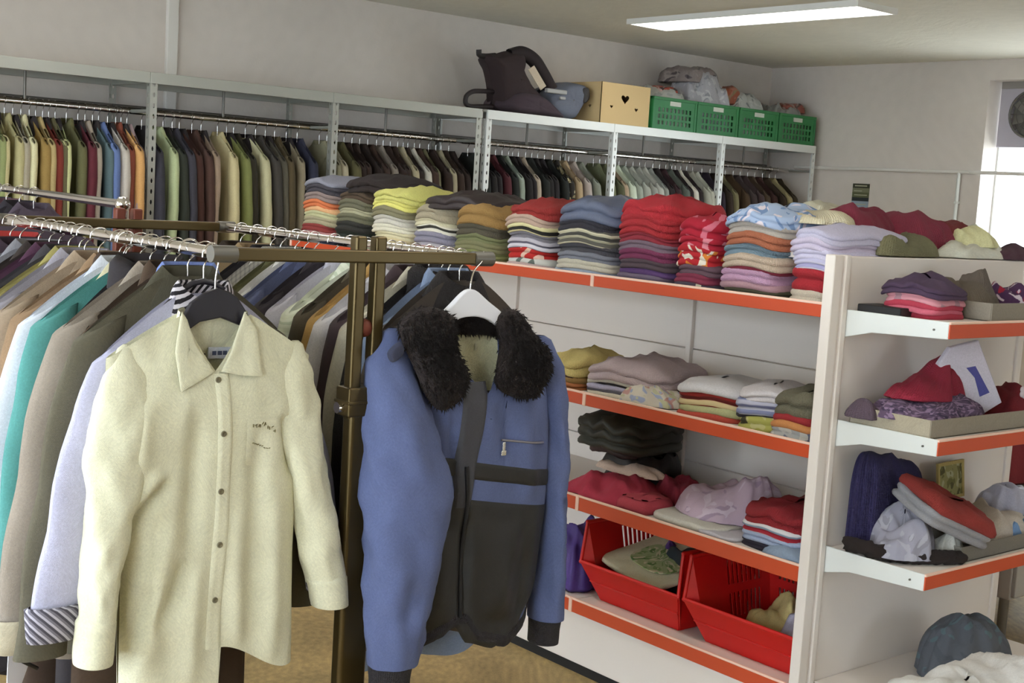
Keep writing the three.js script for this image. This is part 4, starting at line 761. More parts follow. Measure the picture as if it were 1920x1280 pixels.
// items from bottom to top: [colour or material, thickness, description, options]
function stack(place, capName, x, y, z0, z1, items, { dx = 0.31, turn = 0, seedOff = 0 } = {}) {
  let h = y; const w = Math.abs(z1 - z0), q = rng(Math.round(Math.abs(z0 * 1000)) + seedOff), n = items.length, top = items[n - 1][2];
  items.forEach(([c, t, desc, o = {}], i) => {
    const lvl = i / Math.max(1, n - 1), from = n - 1 - i, mat = typeof c === 'string' ? fab(c, o.kind ?? (t > 0.032 ? 'knit' : 'weave')) : c;
    const label = from === 0 ? `${desc} on top of its stack ${place}` : `${desc}, ${ORD[from]} from the top of the stack under the ${capName ?? top}`;
    const dome = Math.min(0.036, 0.006 + 0.0052 * i), th = t * 1.12;
    if (o.heap) folded(label, o.shirt ? 'shirt' : 'sweater', mat, [x + (o.x ?? 0), h - 0.002, (z0 + z1) / 2 + (o.z ?? 0)], { dx: dx * (o.sx ?? 1.03), dz: w * (o.sz ?? 1.04), h: th, lobes: 2, dome: dome + 0.008, lump: 0.009, crease: 0.014, power: 3.6 }, turn + (q() - 0.5) * 0.2, 'folded clothes in stacks');
    else folded(label, o.shirt || t < 0.028 ? 'shirt' : 'sweater', mat, [x + (q() - 0.5) * 0.014 + (o.x ?? 0), h - 0.002, (z0 + z1) / 2 + (q() - 0.5) * 0.016 + (o.z ?? 0)], { dx: dx * (0.97 + q() * 0.06) * (o.sx ?? 1), dz: w * (0.93 + q() * 0.07) * (o.sz ?? 1), h: th, lobes: o.lobes ?? (t > 0.045 ? 3 : t > 0.026 ? 2 : 1), dome, lump: 0.003 + 0.003 * lvl }, turn + (q() - 0.5) * 0.07, 'folded clothes in stacks');
    h += t;
  });
}
const TOPY = 1.340, ON = 'on the island top shelf', SX = 3.19;
stack(`at the far end of the island top shelf`, 'slate scarf', SX, TOPY, -5.1, -4.83, [[stripes('#c9b294', '#c48a80', '#d6c7a2'), 0.03, 'pink and cream striped top'], ['#c98a8a', 0.025, 'rose pink shirt'], ['#8a2d2a', 0.03, 'dark red jumper'], ['#aca17e', 0.034, 'beige jumper'], ['#b5b384', 0.028, 'pale green shirt'], ['#dba36a', 0.022, 'peach shirt'], ['#cf6a30', 0.03, 'orange jumper'], ['#86736e', 0.032, 'mauve grey jumper'], ['#45414a', 0.035, 'dark grey jumper'], ['#80808f', 0.02, 'slate shirt']]);
stack(`behind the yellow jumper`, 'black cardigan', SX, TOPY, -4.82, -4.55, [['#5d6450', 0.03, 'grey green jumper'], ['#232c22', 0.04, 'bottle green jumper'], ['#2b2a26', 0.04, 'black green jumper'], ['#6c6a50', 0.035, 'olive grey jumper'], ['#9c9878', 0.028, 'sage shirt'], ['#6d6a52', 0.038, 'moss jumper'], ['#54412f', 0.034, 'brown jumper'], ['#2c2120', 0.05, 'black brown cardigan', { heap: 1, sz: 1.5, sx: 1.0, z: 0.1 }]]);
stack(ON, 'yellow jumper', SX, TOPY, -4.545, -4.275, [['#a69a74', 0.03, 'khaki beige shirt'], ['#c2b183', 0.028, 'sand jumper'], ['#c9bf97', 0.03, 'cream jumper'], ['#d2ccb5', 0.03, 'off-white shirt'], ['#d8d2c4', 0.042, 'white jumper'], ['#7c7656', 0.032, 'olive jumper'], ['#d6cf5a', 0.032, 'lemon yellow shirt', { sz: 1.1 }], ['#dcd767', 0.036, 'bright yellow jumper', { heap: 1, sz: 1.15 }]]);
stack(`beside the bright yellow jumper`, 'black jacket', SX, TOPY, -4.26, -3.995, [[blotch('#b98a84', '#8a4a48', '#d6c0ae'), 0.036, 'red flowered shirt'], ['#b3acb4', 0.024, 'pale lilac shirt'], ['#8e8a9e', 0.042, 'lavender jumper'], [stripes('#d8d2c2', '#d8d2c2', '#3a3833'), 0.03, 'white shirt edged black'], ['#cdc4a0', 0.03, 'ivory shirt'], ['#a99c80', 0.045, 'oatmeal jumper', { heap: 1 }], ['#302528', 0.042, 'folded black jacket', { heap: 1, sz: 1.75, sx: 1.05, z: 0.14, kind: 'nylon' }]]);
stack(ON, 'mustard jumper', SX - 0.01, TOPY, -3.985, -3.705, [['#b0aa74', 0.024, 'cream green shirt'], ['#7f8448', 0.028, 'grass olive shirt'], ['#76744c', 0.03, 'drab olive jumper'], ['#6d7046', 0.03, 'green olive jumper'], ['#57503f', 0.045, 'dark taupe jumper'], ['#a37b38', 0.06, 'mustard jumper', { heap: 1 }]]);
stack(ON, 'dark red jumper', SX, TOPY, -3.685, -3.44, [['#b59a96', 0.02, 'pinkish shirt'], [blotch('#c6c6bf', '#5f6a64'), 0.022, 'white grey print shirt'], [blotch('#b3241f', '#d9b7a4'), 0.04, 'red white patterned jumper'], [stripes('#8a8694', '#cfcad2', '#6e6a78', '#b8b3bd'), 0.034, 'grey white striped jumper'], ['#77727a', 0.03, 'grey jumper'], [stripes('#d5cc9c', '#26221f', '#d5cc9c'), 0.03, 'black cream striped shirt'], ['#b59886', 0.03, 'dusty pink shirt'], ['#a3241f', 0.036, 'dark red jumper', { heap: 1 }]]);
stack(ON, 'steel blue jacket', SX, TOPY, -3.425, -3.135, [['#8e9aac', 0.026, 'light blue shirt'], ['#b7b09d', 0.028, 'grey beige shirt'], ['#70727e', 0.03, 'blue grey jumper'], ['#4a4850', 0.036, 'charcoal marl jumper'], [stripes('#bdb79c', '#3b3a36', '#cfc8ac', '#57544c'), 0.05, 'black cream striped jumper'], ['#34323c', 0.034, 'midnight jumper'], ['#57607a', 0.058, 'steel blue jacket', { heap: 1, kind: 'nylon' }]]);
stack(ON, 'bright red sweatshirt', SX, TOPY, -3.125, -2.87, [['#67586c', 0.028, 'grey purple shirt'], ['#5a3a70', 0.026, 'purple shirt'], ['#4a3a42', 0.03, 'plum grey jumper'], ['#7a2a52', 0.034, 'magenta jumper'], ['#6f5a68', 0.032, 'heather jumper'], ['#8c1f30', 0.028, 'deep red shirt'], ['#b01724', 0.056, 'red fleece jumper'], ['#bb1426', 0.04, 'bright red sweatshirt', { heap: 1 }]]);
stack(ON, 'crimson flowered jumper', SX, TOPY, -2.855, -2.68, [[blotch('#3b3340', '#b9b39c'), 0.026, 'navy dotted shirt'], ['#7d2440', 0.028, 'burgundy shirt'], ['#5f4450', 0.03, 'plum jumper'], [blotch('#a81a24', '#cf7a2e', '#d8cfc0'), 0.058, 'red orange print jumper'], [blotch('#a81a30', '#cf7f8c'), 0.04, 'red pink floral jumper'], [blotch('#a3142c', '#c96a7c'), 0.045, 'crimson flowered jumper', { heap: 1 }]], { dx: 0.3 });
stack(ON, 'pale blue blouse', SX, TOPY, -2.672, -2.432, [['#4d4a34', 0.028, 'dark olive shirt'], ['#a9808a', 0.022, 'dusky pink shirt'], ['#c193b4', 0.038, 'orchid pink jumper'], ['#7c1d34', 0.014, 'wine shirt'], ['#c2ab94', 0.034, 'blush beige jumper'], ['#6f8694', 0.038, 'teal grey jumper'], ['#b0623e', 0.034, 'rust orange jumper'], ['#a39a90', 0.032, 'pebble grey jumper'], [blotch('#9fb0cc', '#d6cbd2', '#6f88b0'), 0.03, 'pale blue blouse', { heap: 1, shirt: 1 }]]);
stack(`nearest the white corner post`, 'lilac shirt', SX + 0.02, TOPY, -2.425, -2.262, [['#c9bca6', 0.038, 'rosy cream jumper'], ['#b00f22', 0.068, 'scarlet jumper', { lobes: 2 }], [stripes('#b7b3d0', '#dcd8e6', '#a09cc0', '#cfcbe0'), 0.03, 'lilac striped shirt'], ['#beb8d2', 0.03, 'light lavender shirt'], ['#bcb0c8', 0.032, 'lilac pink shirt'], ['#b3aec6', 0.028, 'lilac shirt', { sx: 1.25, x: 0.05 }]]);
// second row on the top shelf, seen over the first
const BX = 3.74;
const backStack = (z0, z1, h, items, cap) => stack('in the row behind the first stacks', cap, BX, h, z0, z1, items, { dx: 0.4 });
backStack(-4.02, -3.62, TOPY, [['#6b6460', 0.06, 'dull grey jumper'], ['#8a7a70', 0.06, 'mouse brown jumper'], ['#a08d84', 0.05, 'rose taupe jumper'], ['#b5a397', 0.05, 'pinkish beige jumper', { heap: 1 }]], 'pinkish beige jumper');
backStack(-3.0, -2.72, TOPY, [['#5a2a30', 0.07, 'garnet jumper'], ['#7a2230', 0.07, 'cherry jumper'], ['#8b2a2a', 0.05, 'brick jumper', { heap: 1 }]], 'brick jumper');
heap('folded_sweater', 'long cream jumper draped over the pebble grey and lilac stacks', 'sweater', fab('#c9bd9c', 'knit'), [3.25, 1.56, -2.47], { dx: 0.28, dz: 0.24, h: 0.045, folds: 0.3, pow: 3, round: 0.5 }, 0.5);
heap('folded_sweater', 'ivory jumper with a grey trim lying behind the cream draped one', 'sweater', fab('#d2ccb2', 'knit'), [3.62, 1.36, -2.72], { dx: 0.3, dz: 0.2, h: 0.27, folds: 0.05, pow: 6, round: 0.35, crumple: 0.2 }, 0.1);
// clothes lying on the end unit's top board
const TB = 1.481;
heap('draped_sweater', 'folded burgundy jumper nearest the lilac stack, on the end board', 'sweater', fab('#7d1a35', 'knit'), [3.40, TB + 0.01, -2.46], { dx: 0.36, dz: 0.26, h: 0.13, folds: 0.12, pow: 3, crumple: 0.45 }, 0.2);
heap('draped_sweater', 'wine coloured jumper in the middle of three on the end board', 'sweater', fab('#84203a', 'knit'), [3.66, TB + 0.01, -2.46], { dx: 0.40, dz: 0.28, h: 0.13, folds: 0.12, pow: 3, crumple: 0.45 }, -0.1);
heap('draped_sweater', 'rust red jumper nearest the window of the three on the end board', 'sweater', fab('#7c2426', 'knit'), [3.87, TB + 0.0, -2.46], { dx: 0.34, dz: 0.26, h: 0.13, folds: 0.12, pow: 3, crumple: 0.45 }, 0.1);
heap('draped_sweater', 'olive green jumper under the burgundy ones at the board edge', 'sweater', fab('#75714e', 'knit'), [3.43, TB, -2.31], { dx: 0.34, dz: 0.15, h: 0.075, folds: 0.25, pow: 3 }, 0.05);
heap('draped_shirt', 'grey white shirt at the end board edge, right of the olive jumper', 'shirt', fab('#c9c8b8'), [3.83, TB, -2.305], { dx: 0.42, dz: 0.15, h: 0.06, folds: 0.3 }, 0.0);
heap('draped_shirt', 'pale yellow shirt bunched upon the grey white shirt', 'shirt', fab('#cfcb93'), [3.86, TB + 0.034, -2.33], { dx: 0.17, dz: 0.15, h: 0.065, folds: 0.3 }, 0.2);
heap('draped_shirt', 'bone white shirt by the photo edge beside the pale yellow one', 'shirt', fab('#c4c5b4'), [3.97, TB + 0.0, -2.40], { dx: 0.2, dz: 0.2, h: 0.095, folds: 0.2 }, 0.2);
heap('draped_shirt', 'dark plum shirt hanging over the board corner', 'shirt', fab('#4a2a38'), [3.985, TB, -2.27], { dx: 0.2, dz: 0.12, h: 0.05, folds: 0.2 }, 0.0);
// second shelf of the island
const S2 = 0.946;
stack('at the left of the second island shelf', 'yellow crumpled top', 3.17, S2, -3.43, -3.25, [['#a8622a', 0.03, 'orange brown shirt'], ['#8c6a2e', 0.026, 'ochre shirt'], ['#4a3026', 0.012, 'dark brown shirt'], ['#cdb868', 0.055, 'yellow crumpled top', { heap: 1, shirt: 1 }]], { dx: 0.26 });
stack('in the middle of the second island shelf', 'pinkish white blouse', 3.235, S2, -3.27, -2.94, [['#c3b8a2', 0.018, 'cream shirt'], ['#57535c', 0.014, 'smoke grey shirt'], ['#a39db4', 0.018, 'lilac grey shirt'], ['#1f1b1f', 0.012, 'black shirt'], ['#b9b4a6', 0.016, 'light stone shirt'], ['#bda8ac', 0.05, 'pinkish white blouse', { heap: 1, shirt: 1, sx: 1.1 }]], { dx: 0.32, turn: 0.05 });
heap('folded_shirt', 'black garment corner sticking out beside the pinkish white blouse', 'shirt', fab('#1d1a1c'), [3.40, S2 + 0.04, -2.93], { dx: 0.14, dz: 0.08, h: 0.03, folds: 0.2 });
heap('folded_shirt', 'white flowered blouse bunched at the orange strip of the second shelf', 'shirt', blotch('#c8c0b2', '#b48a84', '#9aa2bc', '#b9b795'), [3.125, S2, -2.965], { dx: 0.17, dz: 0.24, h: 0.06, folds: 0.3 });
stack('on the middle of the second shelf', 'white tilted shirt', 3.2, S2, -2.85, -2.6, [['#b03a24', 0.022, 'red orange shirt'], ['#a9a872', 0.026, 'lime cream shirt'], [stripes('#8c2420', '#cbb78a', '#6a201c'), 0.044, 'red gold striped top'], ['#c6c3c6', 0.026, 'white tilted shirt', { shirt: 1 }]], { dx: 0.3, turn: 0.28 });
stack('beside the olive grey heap', 'pearl white shirt', 3.21, S2, -2.63, -2.43, [[blotch('#a3a052', '#38351f', '#b7b27a'), 0.042, 'yellow green print shirt'], ['#262228', 0.012, 'thin black shirt'], [stripes('#c4c4d2', '#6d7090', '#b4b4c6', '#8085a8'), 0.044, 'blue white checked shirt'], ['#cbc5c9', 0.032, 'pearl white shirt', { shirt: 1 }]], { dx: 0.3, turn: 0.4 });
stack('on the second shelf against the corner post', 'olive grey heap', 3.2, S2, -2.44, -2.27, [[blotch('#a9a9a6', '#6a6d80', '#c7c4ba'), 0.036, 'grey print shirt'], ['#c07a36', 0.02, 'orange striped shirt'], ['#9a1a22', 0.026, 'red thin shirt'], ['#6f6a54', 0.06, 'olive grey heap', { heap: 1, shirt: 1 }]], { dx: 0.3 });
// third shelf
const S3 = 0.597;
const jackets = (label, hex, pos, o) => { const m = one('black_jacket', foldedGeo({ seed: seedN++, lump: 0.016, crease: 0.02, dome: 0.03, power: 3.4, ...o }), fab(hex, 'nylon'), label, 'jacket'); m.position.set(...pos); };
jackets('lower black jacket rolled up behind the red tops on the third shelf', '#241e1c', [3.34, S3, -3.2], { dx: 0.26, dz: 0.24, h: 0.15, lobes: 2 });
jackets('maroon black garment squeezed between two black jackets', '#34191b', [3.32, S3 + 0.135, -3.25], { dx: 0.26, dz: 0.24, h: 0.05 });
jackets('upper dark green black jacket bulging under the second orange strip', '#2a2b22', [3.27, S3 + 0.175, -3.2], { dx: 0.32, dz: 0.32, h: 0.095, lobes: 3 });
heap('crumpled_top', 'crimson pink top crumpled on the third shelf beside the blue sleeve', 'shirt', fab('#a8203c'), [3.16, S3, -3.13], { dx: 0.26, dz: 0.4, h: 0.085, folds: 0.3 });
heap('crumpled_top', 'cream pink lace top lying on the crimson one', 'shirt', fab('#d6b9a4'), [3.24, S3 + 0.07, -3.16], { dx: 0.12, dz: 0.28, h: 0.05, folds: 0.3 });
heap('crumpled_top', 'dark red knotted top at the right end of the crimson heap', 'shirt', fab('#8a1830'), [3.30, S3, -2.98], { dx: 0.16, dz: 0.2, h: 0.10, folds: 0.3 });
folded('salmon red folded shirt at the front edge of the third shelf', 'shirt', fab('#b03444'), [3.11, S3, -2.955], { dx: 0.16, dz: 0.14, h: 0.05, dome: 0.01 });
folded('white folded shirt lying under the lilac bundle', 'shirt', fab('#c4c0b4'), [3.2, S3, -2.75], { dx: 0.3, dz: 0.3, h: 0.022, dome: 0.004 });
heap('crumpled_top', 'lilac pink bundle with netted side on the third shelf', 'shirt', blotch('#c0a9ba', '#a893a8', '#cdbccb'), [3.25, S3 + 0.016, -2.73], { dx: 0.28, dz: 0.32, h: 0.145, folds: 0.18, peak: [0.3, 0.5] });
folded('white thin cloth between the lilac bundle and the blue clothes', 'shirt', fab('#bdb8be'), [3.15, S3, -2.6], { dx: 0.22, dz: 0.16, h: 0.012 });
stack('on the third shelf near the corner post', 'cherry red top', 3.21, S3, -2.53, -2.285, [['#2a2433', 0.03, 'navy black shirt'], ['#9aa8c6', 0.03, 'pale blue shirt'], [stripes('#c9c6cf', '#a02030', '#8fa0b4', '#d3d0d3'), 0.03, 'red white striped top'], ['#98121f', 0.05, 'cherry red top', { heap: 1, shirt: 1 }]], { dx: 0.3, turn: -0.1 });
heap('crumpled_top', 'denim blue cloth hanging at the shelf front by the corner post', 'shirt', fab('#7f90a6'), [3.07, S3, -2.33], { dx: 0.09, dz: 0.16, h: 0.045, folds: 0.3 });

// ---------- red slotted baskets ----------
const S4 = 0.246;
function wall([a, b, c, d], wTop, hgt, slots, thick = 0.004) {   // a,b bottom corners; c,d top corners; slots: [u0,u1,v0,v1,count]
  const s = new THREE.Shape([new THREE.Vector2(0, 0), new THREE.Vector2(1, 0), new THREE.Vector2(1, 1), new THREE.Vector2(0, 1)]);
  for (const [u0, u1, v0, v1, n] of slots) for (let i = 0; i < n; i++) {
    const w = (u1 - u0) / n, x = u0 + i * w + w * 0.25, e = w * 0.5;
    s.holes.push(new THREE.Path([new THREE.Vector2(x, v0), new THREE.Vector2(x, v1), new THREE.Vector2(x + e, v1), new THREE.Vector2(x + e, v0)]));
  }
  const g = new THREE.ExtrudeGeometry(s, { depth: 1, bevelEnabled: false }), p = g.attributes.position;
  const A = new THREE.Vector3(...a), B = new THREE.Vector3(...b), C = new THREE.Vector3(...c), D = new THREE.Vector3(...d), n = B.clone().sub(A).cross(D.clone().sub(A)).normalize();
  for (let i = 0; i < p.count; i++) {
    const u = p.getX(i), v = p.getY(i), w = p.getZ(i), lo = A.clone().lerp(B, u), hi = D.clone().lerp(C, u), q = lo.lerp(hi, v).addScaledVector(n, w * thick);
    p.setXYZ(i, q.x, q.y, q.z);
  }
  g.computeVertexNormals();
  return g;
}
function basket(z0, z1, label) {
  const t = thing('shopping_basket', label, 'basket', [0, 0, 0], 0, 'red slotted baskets on the base shelf'), i = 0.06, x0 = 3.06, x1 = 3.46, y0 = S4 + 0.001, yt = S4 + 0.262, yf = S4 + 0.125;
  const bl = [x0 + 0.05, y0, z0 + i], br = [x0 + 0.05, y0, z1 - 0.03], Bl = [x1 - 0.04, y0, z0 + i], Br = [x1 - 0.04, y0, z1 - 0.03];
  const f0 = [x0, yf, z0], f1 = [x0, yf, z1], L0 = [x0 + 0.015, yt, z0 + 0.005], R0 = [x0 + 0.015, yt, z1 - 0.005], L1 = [x1, yt, z0], R1 = [x1, yt, z1];
  const slots = [[0.08, 0.3, 0.2, 0.48, 5], [0.39, 0.61, 0.2, 0.48, 5], [0.7, 0.92, 0.2, 0.48, 5], [0.08, 0.3, 0.58, 0.88, 5], [0.39, 0.61, 0.58, 0.88, 5], [0.7, 0.92, 0.58, 0.88, 5]];
  mesh('base', wall([bl, br, Br, Bl], 1, 1, []), M.basket, t);
  mesh('front_lip', [wall([bl, br, f1, f0], 1, 1, []), rod(f0, f1, 0.007, 8), rod([(bl[0] + f0[0]) / 2 - 0.004, (y0 + yf) / 2, (bl[2] + f0[2]) / 2], [(br[0] + f1[0]) / 2 - 0.004, (y0 + yf) / 2, (br[2] + f1[2]) / 2], 0.004, 6)], M.basket, t);
  mesh('back_wall', wall([Br, Bl, L1, R1], 1, 1, slots), M.basket, t);
  mesh('side_wall', [wall([Bl, bl, L0, L1], 1, 1, [[0.12, 0.6, 0.2, 0.48, 8], [0.12, 0.6, 0.58, 0.88, 8]]), wall([bl, f0, L0, [x0 + 0.016, yt, z0 + 0.006]], 1, 1, [])], M.basket, t);
  mesh('side_wall', [wall([br, Br, R1, R0], 1, 1, [[0.4, 0.88, 0.2, 0.48, 8], [0.4, 0.88, 0.58, 0.88, 8]]), wall([f1, br, [x0 + 0.016, yt, z1 - 0.006], R0], 1, 1, [])], M.basket, t);
  mesh('rim', [rod(L0, L1, 0.007, 8), rod(R0, R1, 0.007, 8), rod(L1, R1, 0.007, 8), rod(f0, L0, 0.006, 8), rod(f1, R0, 0.006, 8), ...[f0, f1, L0, R0, L1, R1].map((p) => new THREE.SphereGeometry(0.0075, 8, 6).translate(...p))], M.basket, t);
}
basket(-3.185, -2.735, 'red slotted plastic basket holding a beige printed bag, left of two');
basket(-2.71, -2.262, 'red slotted plastic basket with yellow and white cloth, right of two');
{
  const g = foldedGeo({ dx: 0.29, dz: 0.33, h: 0.018, dome: -0.004, seed: 61, power: 14, lump: 0.003, slope: [0.034, -0.014] });
  const b = one('cloth_bag', g, fab('#d2caa4'), 'flat beige bag with green print lying in the left red basket', 'bag'); b.position.set(3.235, 0.385, -2.985); b.rotation.y = -0.18;
  const pr = foldedGeo({ dx: 0.17, dz: 0.22, h: 0.0035, dome: -0.002, seed: 62, power: 3, lump: 0.001, slope: [0.017, -0.008] });
  const p = mesh('green_print', pr, blotch('#a4ae7c', '#5f7a40', '#7f9658', '#cfc7a0'), b); p.position.set(0.0, 0.021, 0.01); 
}
heap('cloth_bundle', 'black teal clothes stuffed behind the beige bag in the basket', 'clothes', fab('#232b30'), [3.30, S4 + 0.004, -2.93], { dx: 0.2, dz: 0.3, h: 0.2, folds: 0.2 });
heap('cloth_bundle', 'purple clothes showing through slots of the left basket', 'clothes', fab('#4f2a6a'), [3.32, S4 + 0.004, -3.05], { dx: 0.16, dz: 0.14, h: 0.21, folds: 0.2 });
heap('cloth_bundle', 'violet bag bulging on the base shelf left of the baskets', 'bag', fab('#4a2f86', 'nylon'), [3.16, S4, -3.31], { dx: 0.22, dz: 0.22, h: 0.27, folds: 0.2 });
heap('cloth_bundle', 'white lilac cloth lying in the right red basket', 'clothes', fab('#b9b4c8'), [3.285, S4 + 0.006, -2.39], { dx: 0.24, dz: 0.15, h: 0.16, folds: 0.25 });
heap('cloth_bundle', 'yellow cream cloth lying in the right red basket', 'clothes', fab('#cdb86e'), [3.275, S4 + 0.006, -2.51], { dx: 0.24, dz: 0.18, h: 0.16, folds: 0.25 });

const speckle = (base, ...spots) => pattern('speck' + base, 128, (u, v) => { let c = css(base); spots.forEach((s, i) => { if (pnoise(u, v, 14 + i * 3, 5 + i * 9) > 0.58) c = css(s); }); return c; }, 8);
// ---------- things on the end unit ----------
const [E1, E2, E3] = ELEV.map((y) => y - 0.0035);
one('black_case', rspan(3.105, 3.205, E1, E1 + 0.024, -2.20, -2.06, 0.004), fab('#161416', 'nylon'), 'flat black case at the left end of the uppermost end shelf', 'case');
stack('on the uppermost end shelf', 'dark purple shirt', 3.235, E1, -2.17, -1.985, [['#a8203c', 0.022, 'raspberry shirt'], ['#c4566c', 0.014, 'coral pink shirt'], ['#b02a44', 0.02, 'carmine shirt'], [blotch('#c98a94', '#a07a84'), 0.028, 'rose pink blouse', { shirt: 1 }], ['#45304a', 0.028, 'dark purple shirt', { heap: 1, shirt: 1, sx: 1.1, sz: 1.15 }]], { dx: 0.17 });
function tray(x0, x1, y, z0, z1, h, hex, label, side) {
  const t = thing('shallow_tray', label, 'tray', [0, 0, 0]), m = fab(hex, 'nylon'), s = side ? fab(side, 'nylon') : m, w = 0.004;
  mesh('base', rspan(x0, x1, y, y + w, z0, z1, 0.0015), m, t);
  mesh('front_wall', rspan(x0, x1, y, y + h, z1 - w, z1, 0.0015), m, t); mesh('back_wall', rspan(x0, x1, y, y + h, z0, z0 + w, 0.0015), m, t);
  mesh('side_wall', rspan(x0, x0 + w, y, y + h, z0 + w, z1 - w, 0.0015), s, t); mesh('side_wall', rspan(x1 - w, x1, y, y + h, z0 + w, z1 - w, 0.0015), s, t);
}
tray(3.335, 3.93, E1, -2.19, -1.925, 0.05, '#857c6c', 'grey brown shallow tray on the uppermost end shelf');
heap('crumpled_top', 'grey brown knitted garment bunched over the uppermost tray', 'sweater', fab('#665a4c', 'knit'), [3.43, E1 + 0.005, -2.08], { dx: 0.18, dz: 0.2, h: 0.11, folds: 0.2 });
heap('crumpled_top', 'taupe garment rolled at the back of the uppermost tray', 'sweater', fab('#6b5f55', 'knit'), [3.53, E1 + 0.005, -2.1], { dx: 0.16, dz: 0.14, h: 0.125, folds: 0.2 });
heap('crumpled_top', 'red and violet top with white print in the uppermost tray', 'shirt', blotch('#4a2a50', '#a02038', '#cdbfc8'), [3.68, E1 + 0.005, -2.08], { dx: 0.2, dz: 0.18, h: 0.10, folds: 0.25 });
tray(3.10, 3.93, E2, -2.19, -1.93, 0.05, '#8c8270', 'beige shallow cardboard tray on the middle end shelf', '#a89c84');
heap('crumpled_top', 'purple speckled knit spread over the middle tray', 'sweater', speckle('#5a4860', '#3f334a', '#86708a'), [3.31, E2 + 0.03, -2.07], { dx: 0.44, dz: 0.22, h: 0.062, folds: 0.2, pow: 3 });
heap('crumpled_top', 'small grey purple knit end hanging over the tray corner', 'sweater', fab('#5c4a58', 'knit'), [3.11, E2 + 0.02, -2.15], { dx: 0.08, dz: 0.1, h: 0.055, folds: 0.2 });
heap('crumpled_top', 'crimson knit cap peaked on the purple speckled knit', 'hat', fab('#9a1233', 'knit'), [3.30, E2 + 0.075, -2.09], { dx: 0.28, dz: 0.16, h: 0.125, folds: 0.16, peak: [0.75, 0], pow: 1.7, round: 0.9 });
{
  const t = thing('shirt_pack', 'white shirt pack with a blue print leaning on the crimson cap', 'package', [3.485, E2 + 0.03, -2.02], -0.35);
  t.rotation.z = 0.5;
  mesh('wrapper', flat([[-0.075, 0], [0.075, 0.0], [0.07, 0.2], [-0.02, 0.225], [-0.07, 0.2]], -0.009, 0.012, 0.004), fab('#c3bccb', 'nylon'), t);
  mesh('blue_print', flat([[0.015, 0.05], [0.05, 0.045], [0.035, 0.14], [0.005, 0.15], [0.02, 0.11]], 0.0065, 0.001, 0), fab('#4a4a92'), t);
}
heap('crumpled_top', 'deep red top with a white flower on the middle end shelf', 'shirt', fab('#7a1420'), [3.72, E2 + 0.005, -2.05], { dx: 0.22, dz: 0.2, h: 0.125, folds: 0.2 });
one('fabric_flower', [0, 1, 2, 3, 4].map((i) => new THREE.SphereGeometry(0.011, 10, 8).scale(1, 0.9, 0.5).translate(0.012 * Math.cos(i * 1.2566), 0.012 * Math.sin(i * 1.2566), 0)).concat([new THREE.SphereGeometry(0.006, 8, 6).translate(0, 0, 0.005)]), fab('#d6c4c8'), 'small white fabric flower pinned on the deep red top', 'flower').position.set(3.635, E2 + 0.095, -1.972);
// third end shelf
heap('jumper_standing', 'navy violet jumper propped up against the end panel', 'sweater', fab('#2a2350', 'knit'), [3.285, E3, -2.165], { dx: 0.30, dz: 0.09, h: 0.27, folds: 0.05, pow: 5, round: 0.35, peak: [-0.7, 0], power: 6, crumple: 0.2 });
{
  const m = folded('rust red folded bag with grey sides tilted on the third end shelf', 'sweater', fab('#9a2a20', 'knit'), [3.325, E3 + 0.135, -2.0], { dx: 0.27, dz: 0.2, h: 0.04, lobes: 1, dome: 0.008, lump: 0.007, crease: 0.008, power: 9 }, -0.3); m.rotation.z = -0.3; m.rotation.x = 0.3;
  const s = mesh('grey_underside', foldedGeo({ dx: 0.27, dz: 0.195, h: 0.045, lobes: 2, seed: 91, power: 9 }), fab('#8e8c90'), m); s.position.set(-0.004, -0.044, 0.004);
}
heap('crumpled_top', 'grey white denim garment bunched at the front of the third shelf', 'trousers', blotch('#9593a0', '#87858f', '#a3a1ac'), [3.225, E3 + 0.01, -2.065], { dx: 0.25, dz: 0.17, h: 0.10, folds: 0.8, pow: 3.5 }, 0.6);
{
  const g = tube([[3.095, E3 + 0.03, -2.16], [3.10, E3 + 0.026, -2.08], [3.135, E3 + 0.022, -2.02], [3.19, E3 + 0.022, -1.97], [3.25, E3 + 0.02, -1.94], [3.30, E3 + 0.016, -1.925]], 0.02, 60, 14), P = g.attributes.position;
  for (let i = 0; i < P.count; i++) { const k = 0.009 * noise(P.getX(i) * 60, P.getY(i) * 60, P.getZ(i) * 60); P.setXYZ(i, P.getX(i) + k, Math.max(E3 + 0.001, P.getY(i) + k), P.getZ(i) + k); }
  g.computeVertexNormals();
  one('fur_trim', g, fab('#30221f', 'fur'), 'dark brown fur trim edging the grey white denim garment', 'scarf');
}
heap('crumpled_top', 'small white top between the denim and the rust red bag', 'shirt', fab('#c9c6bc'), [3.33, E3, -1.99], { dx: 0.11, dz: 0.1, h: 0.085, folds: 0.25 });
tray(3.30, 3.93, E3, -2.10, -1.925, 0.045, '#716c62', 'dark grey shallow tray along the front of the third end shelf');
heap('plastic_bag', 'clear cream plastic bag crumpled in the third tray', 'bag', fab('#b6aa9c', 'nylon'), [3.62, E3 + 0.005, -2.04], { dx: 0.26, dz: 0.2, h: 0.10, folds: 0.3, pow: 4, crumple: 0.4 });
heap('plastic_bag', 'blue plastic bag crumpled by the photo edge in the third tray', 'bag', fab('#5f86b4', 'nylon'), [3.74, E3 + 0.005, -1.98], { dx: 0.28, dz: 0.1, h: 0.075, folds: 0.35 });
heap('plastic_bag', 'white lilac plastic bag behind the blue one', 'bag', fab('#aaa9bc', 'nylon'), [3.80, E3 + 0.005, -2.09], { dx: 0.2, dz: 0.16, h: 0.12, folds: 0.25, pow: 4, crumple: 0.4 });
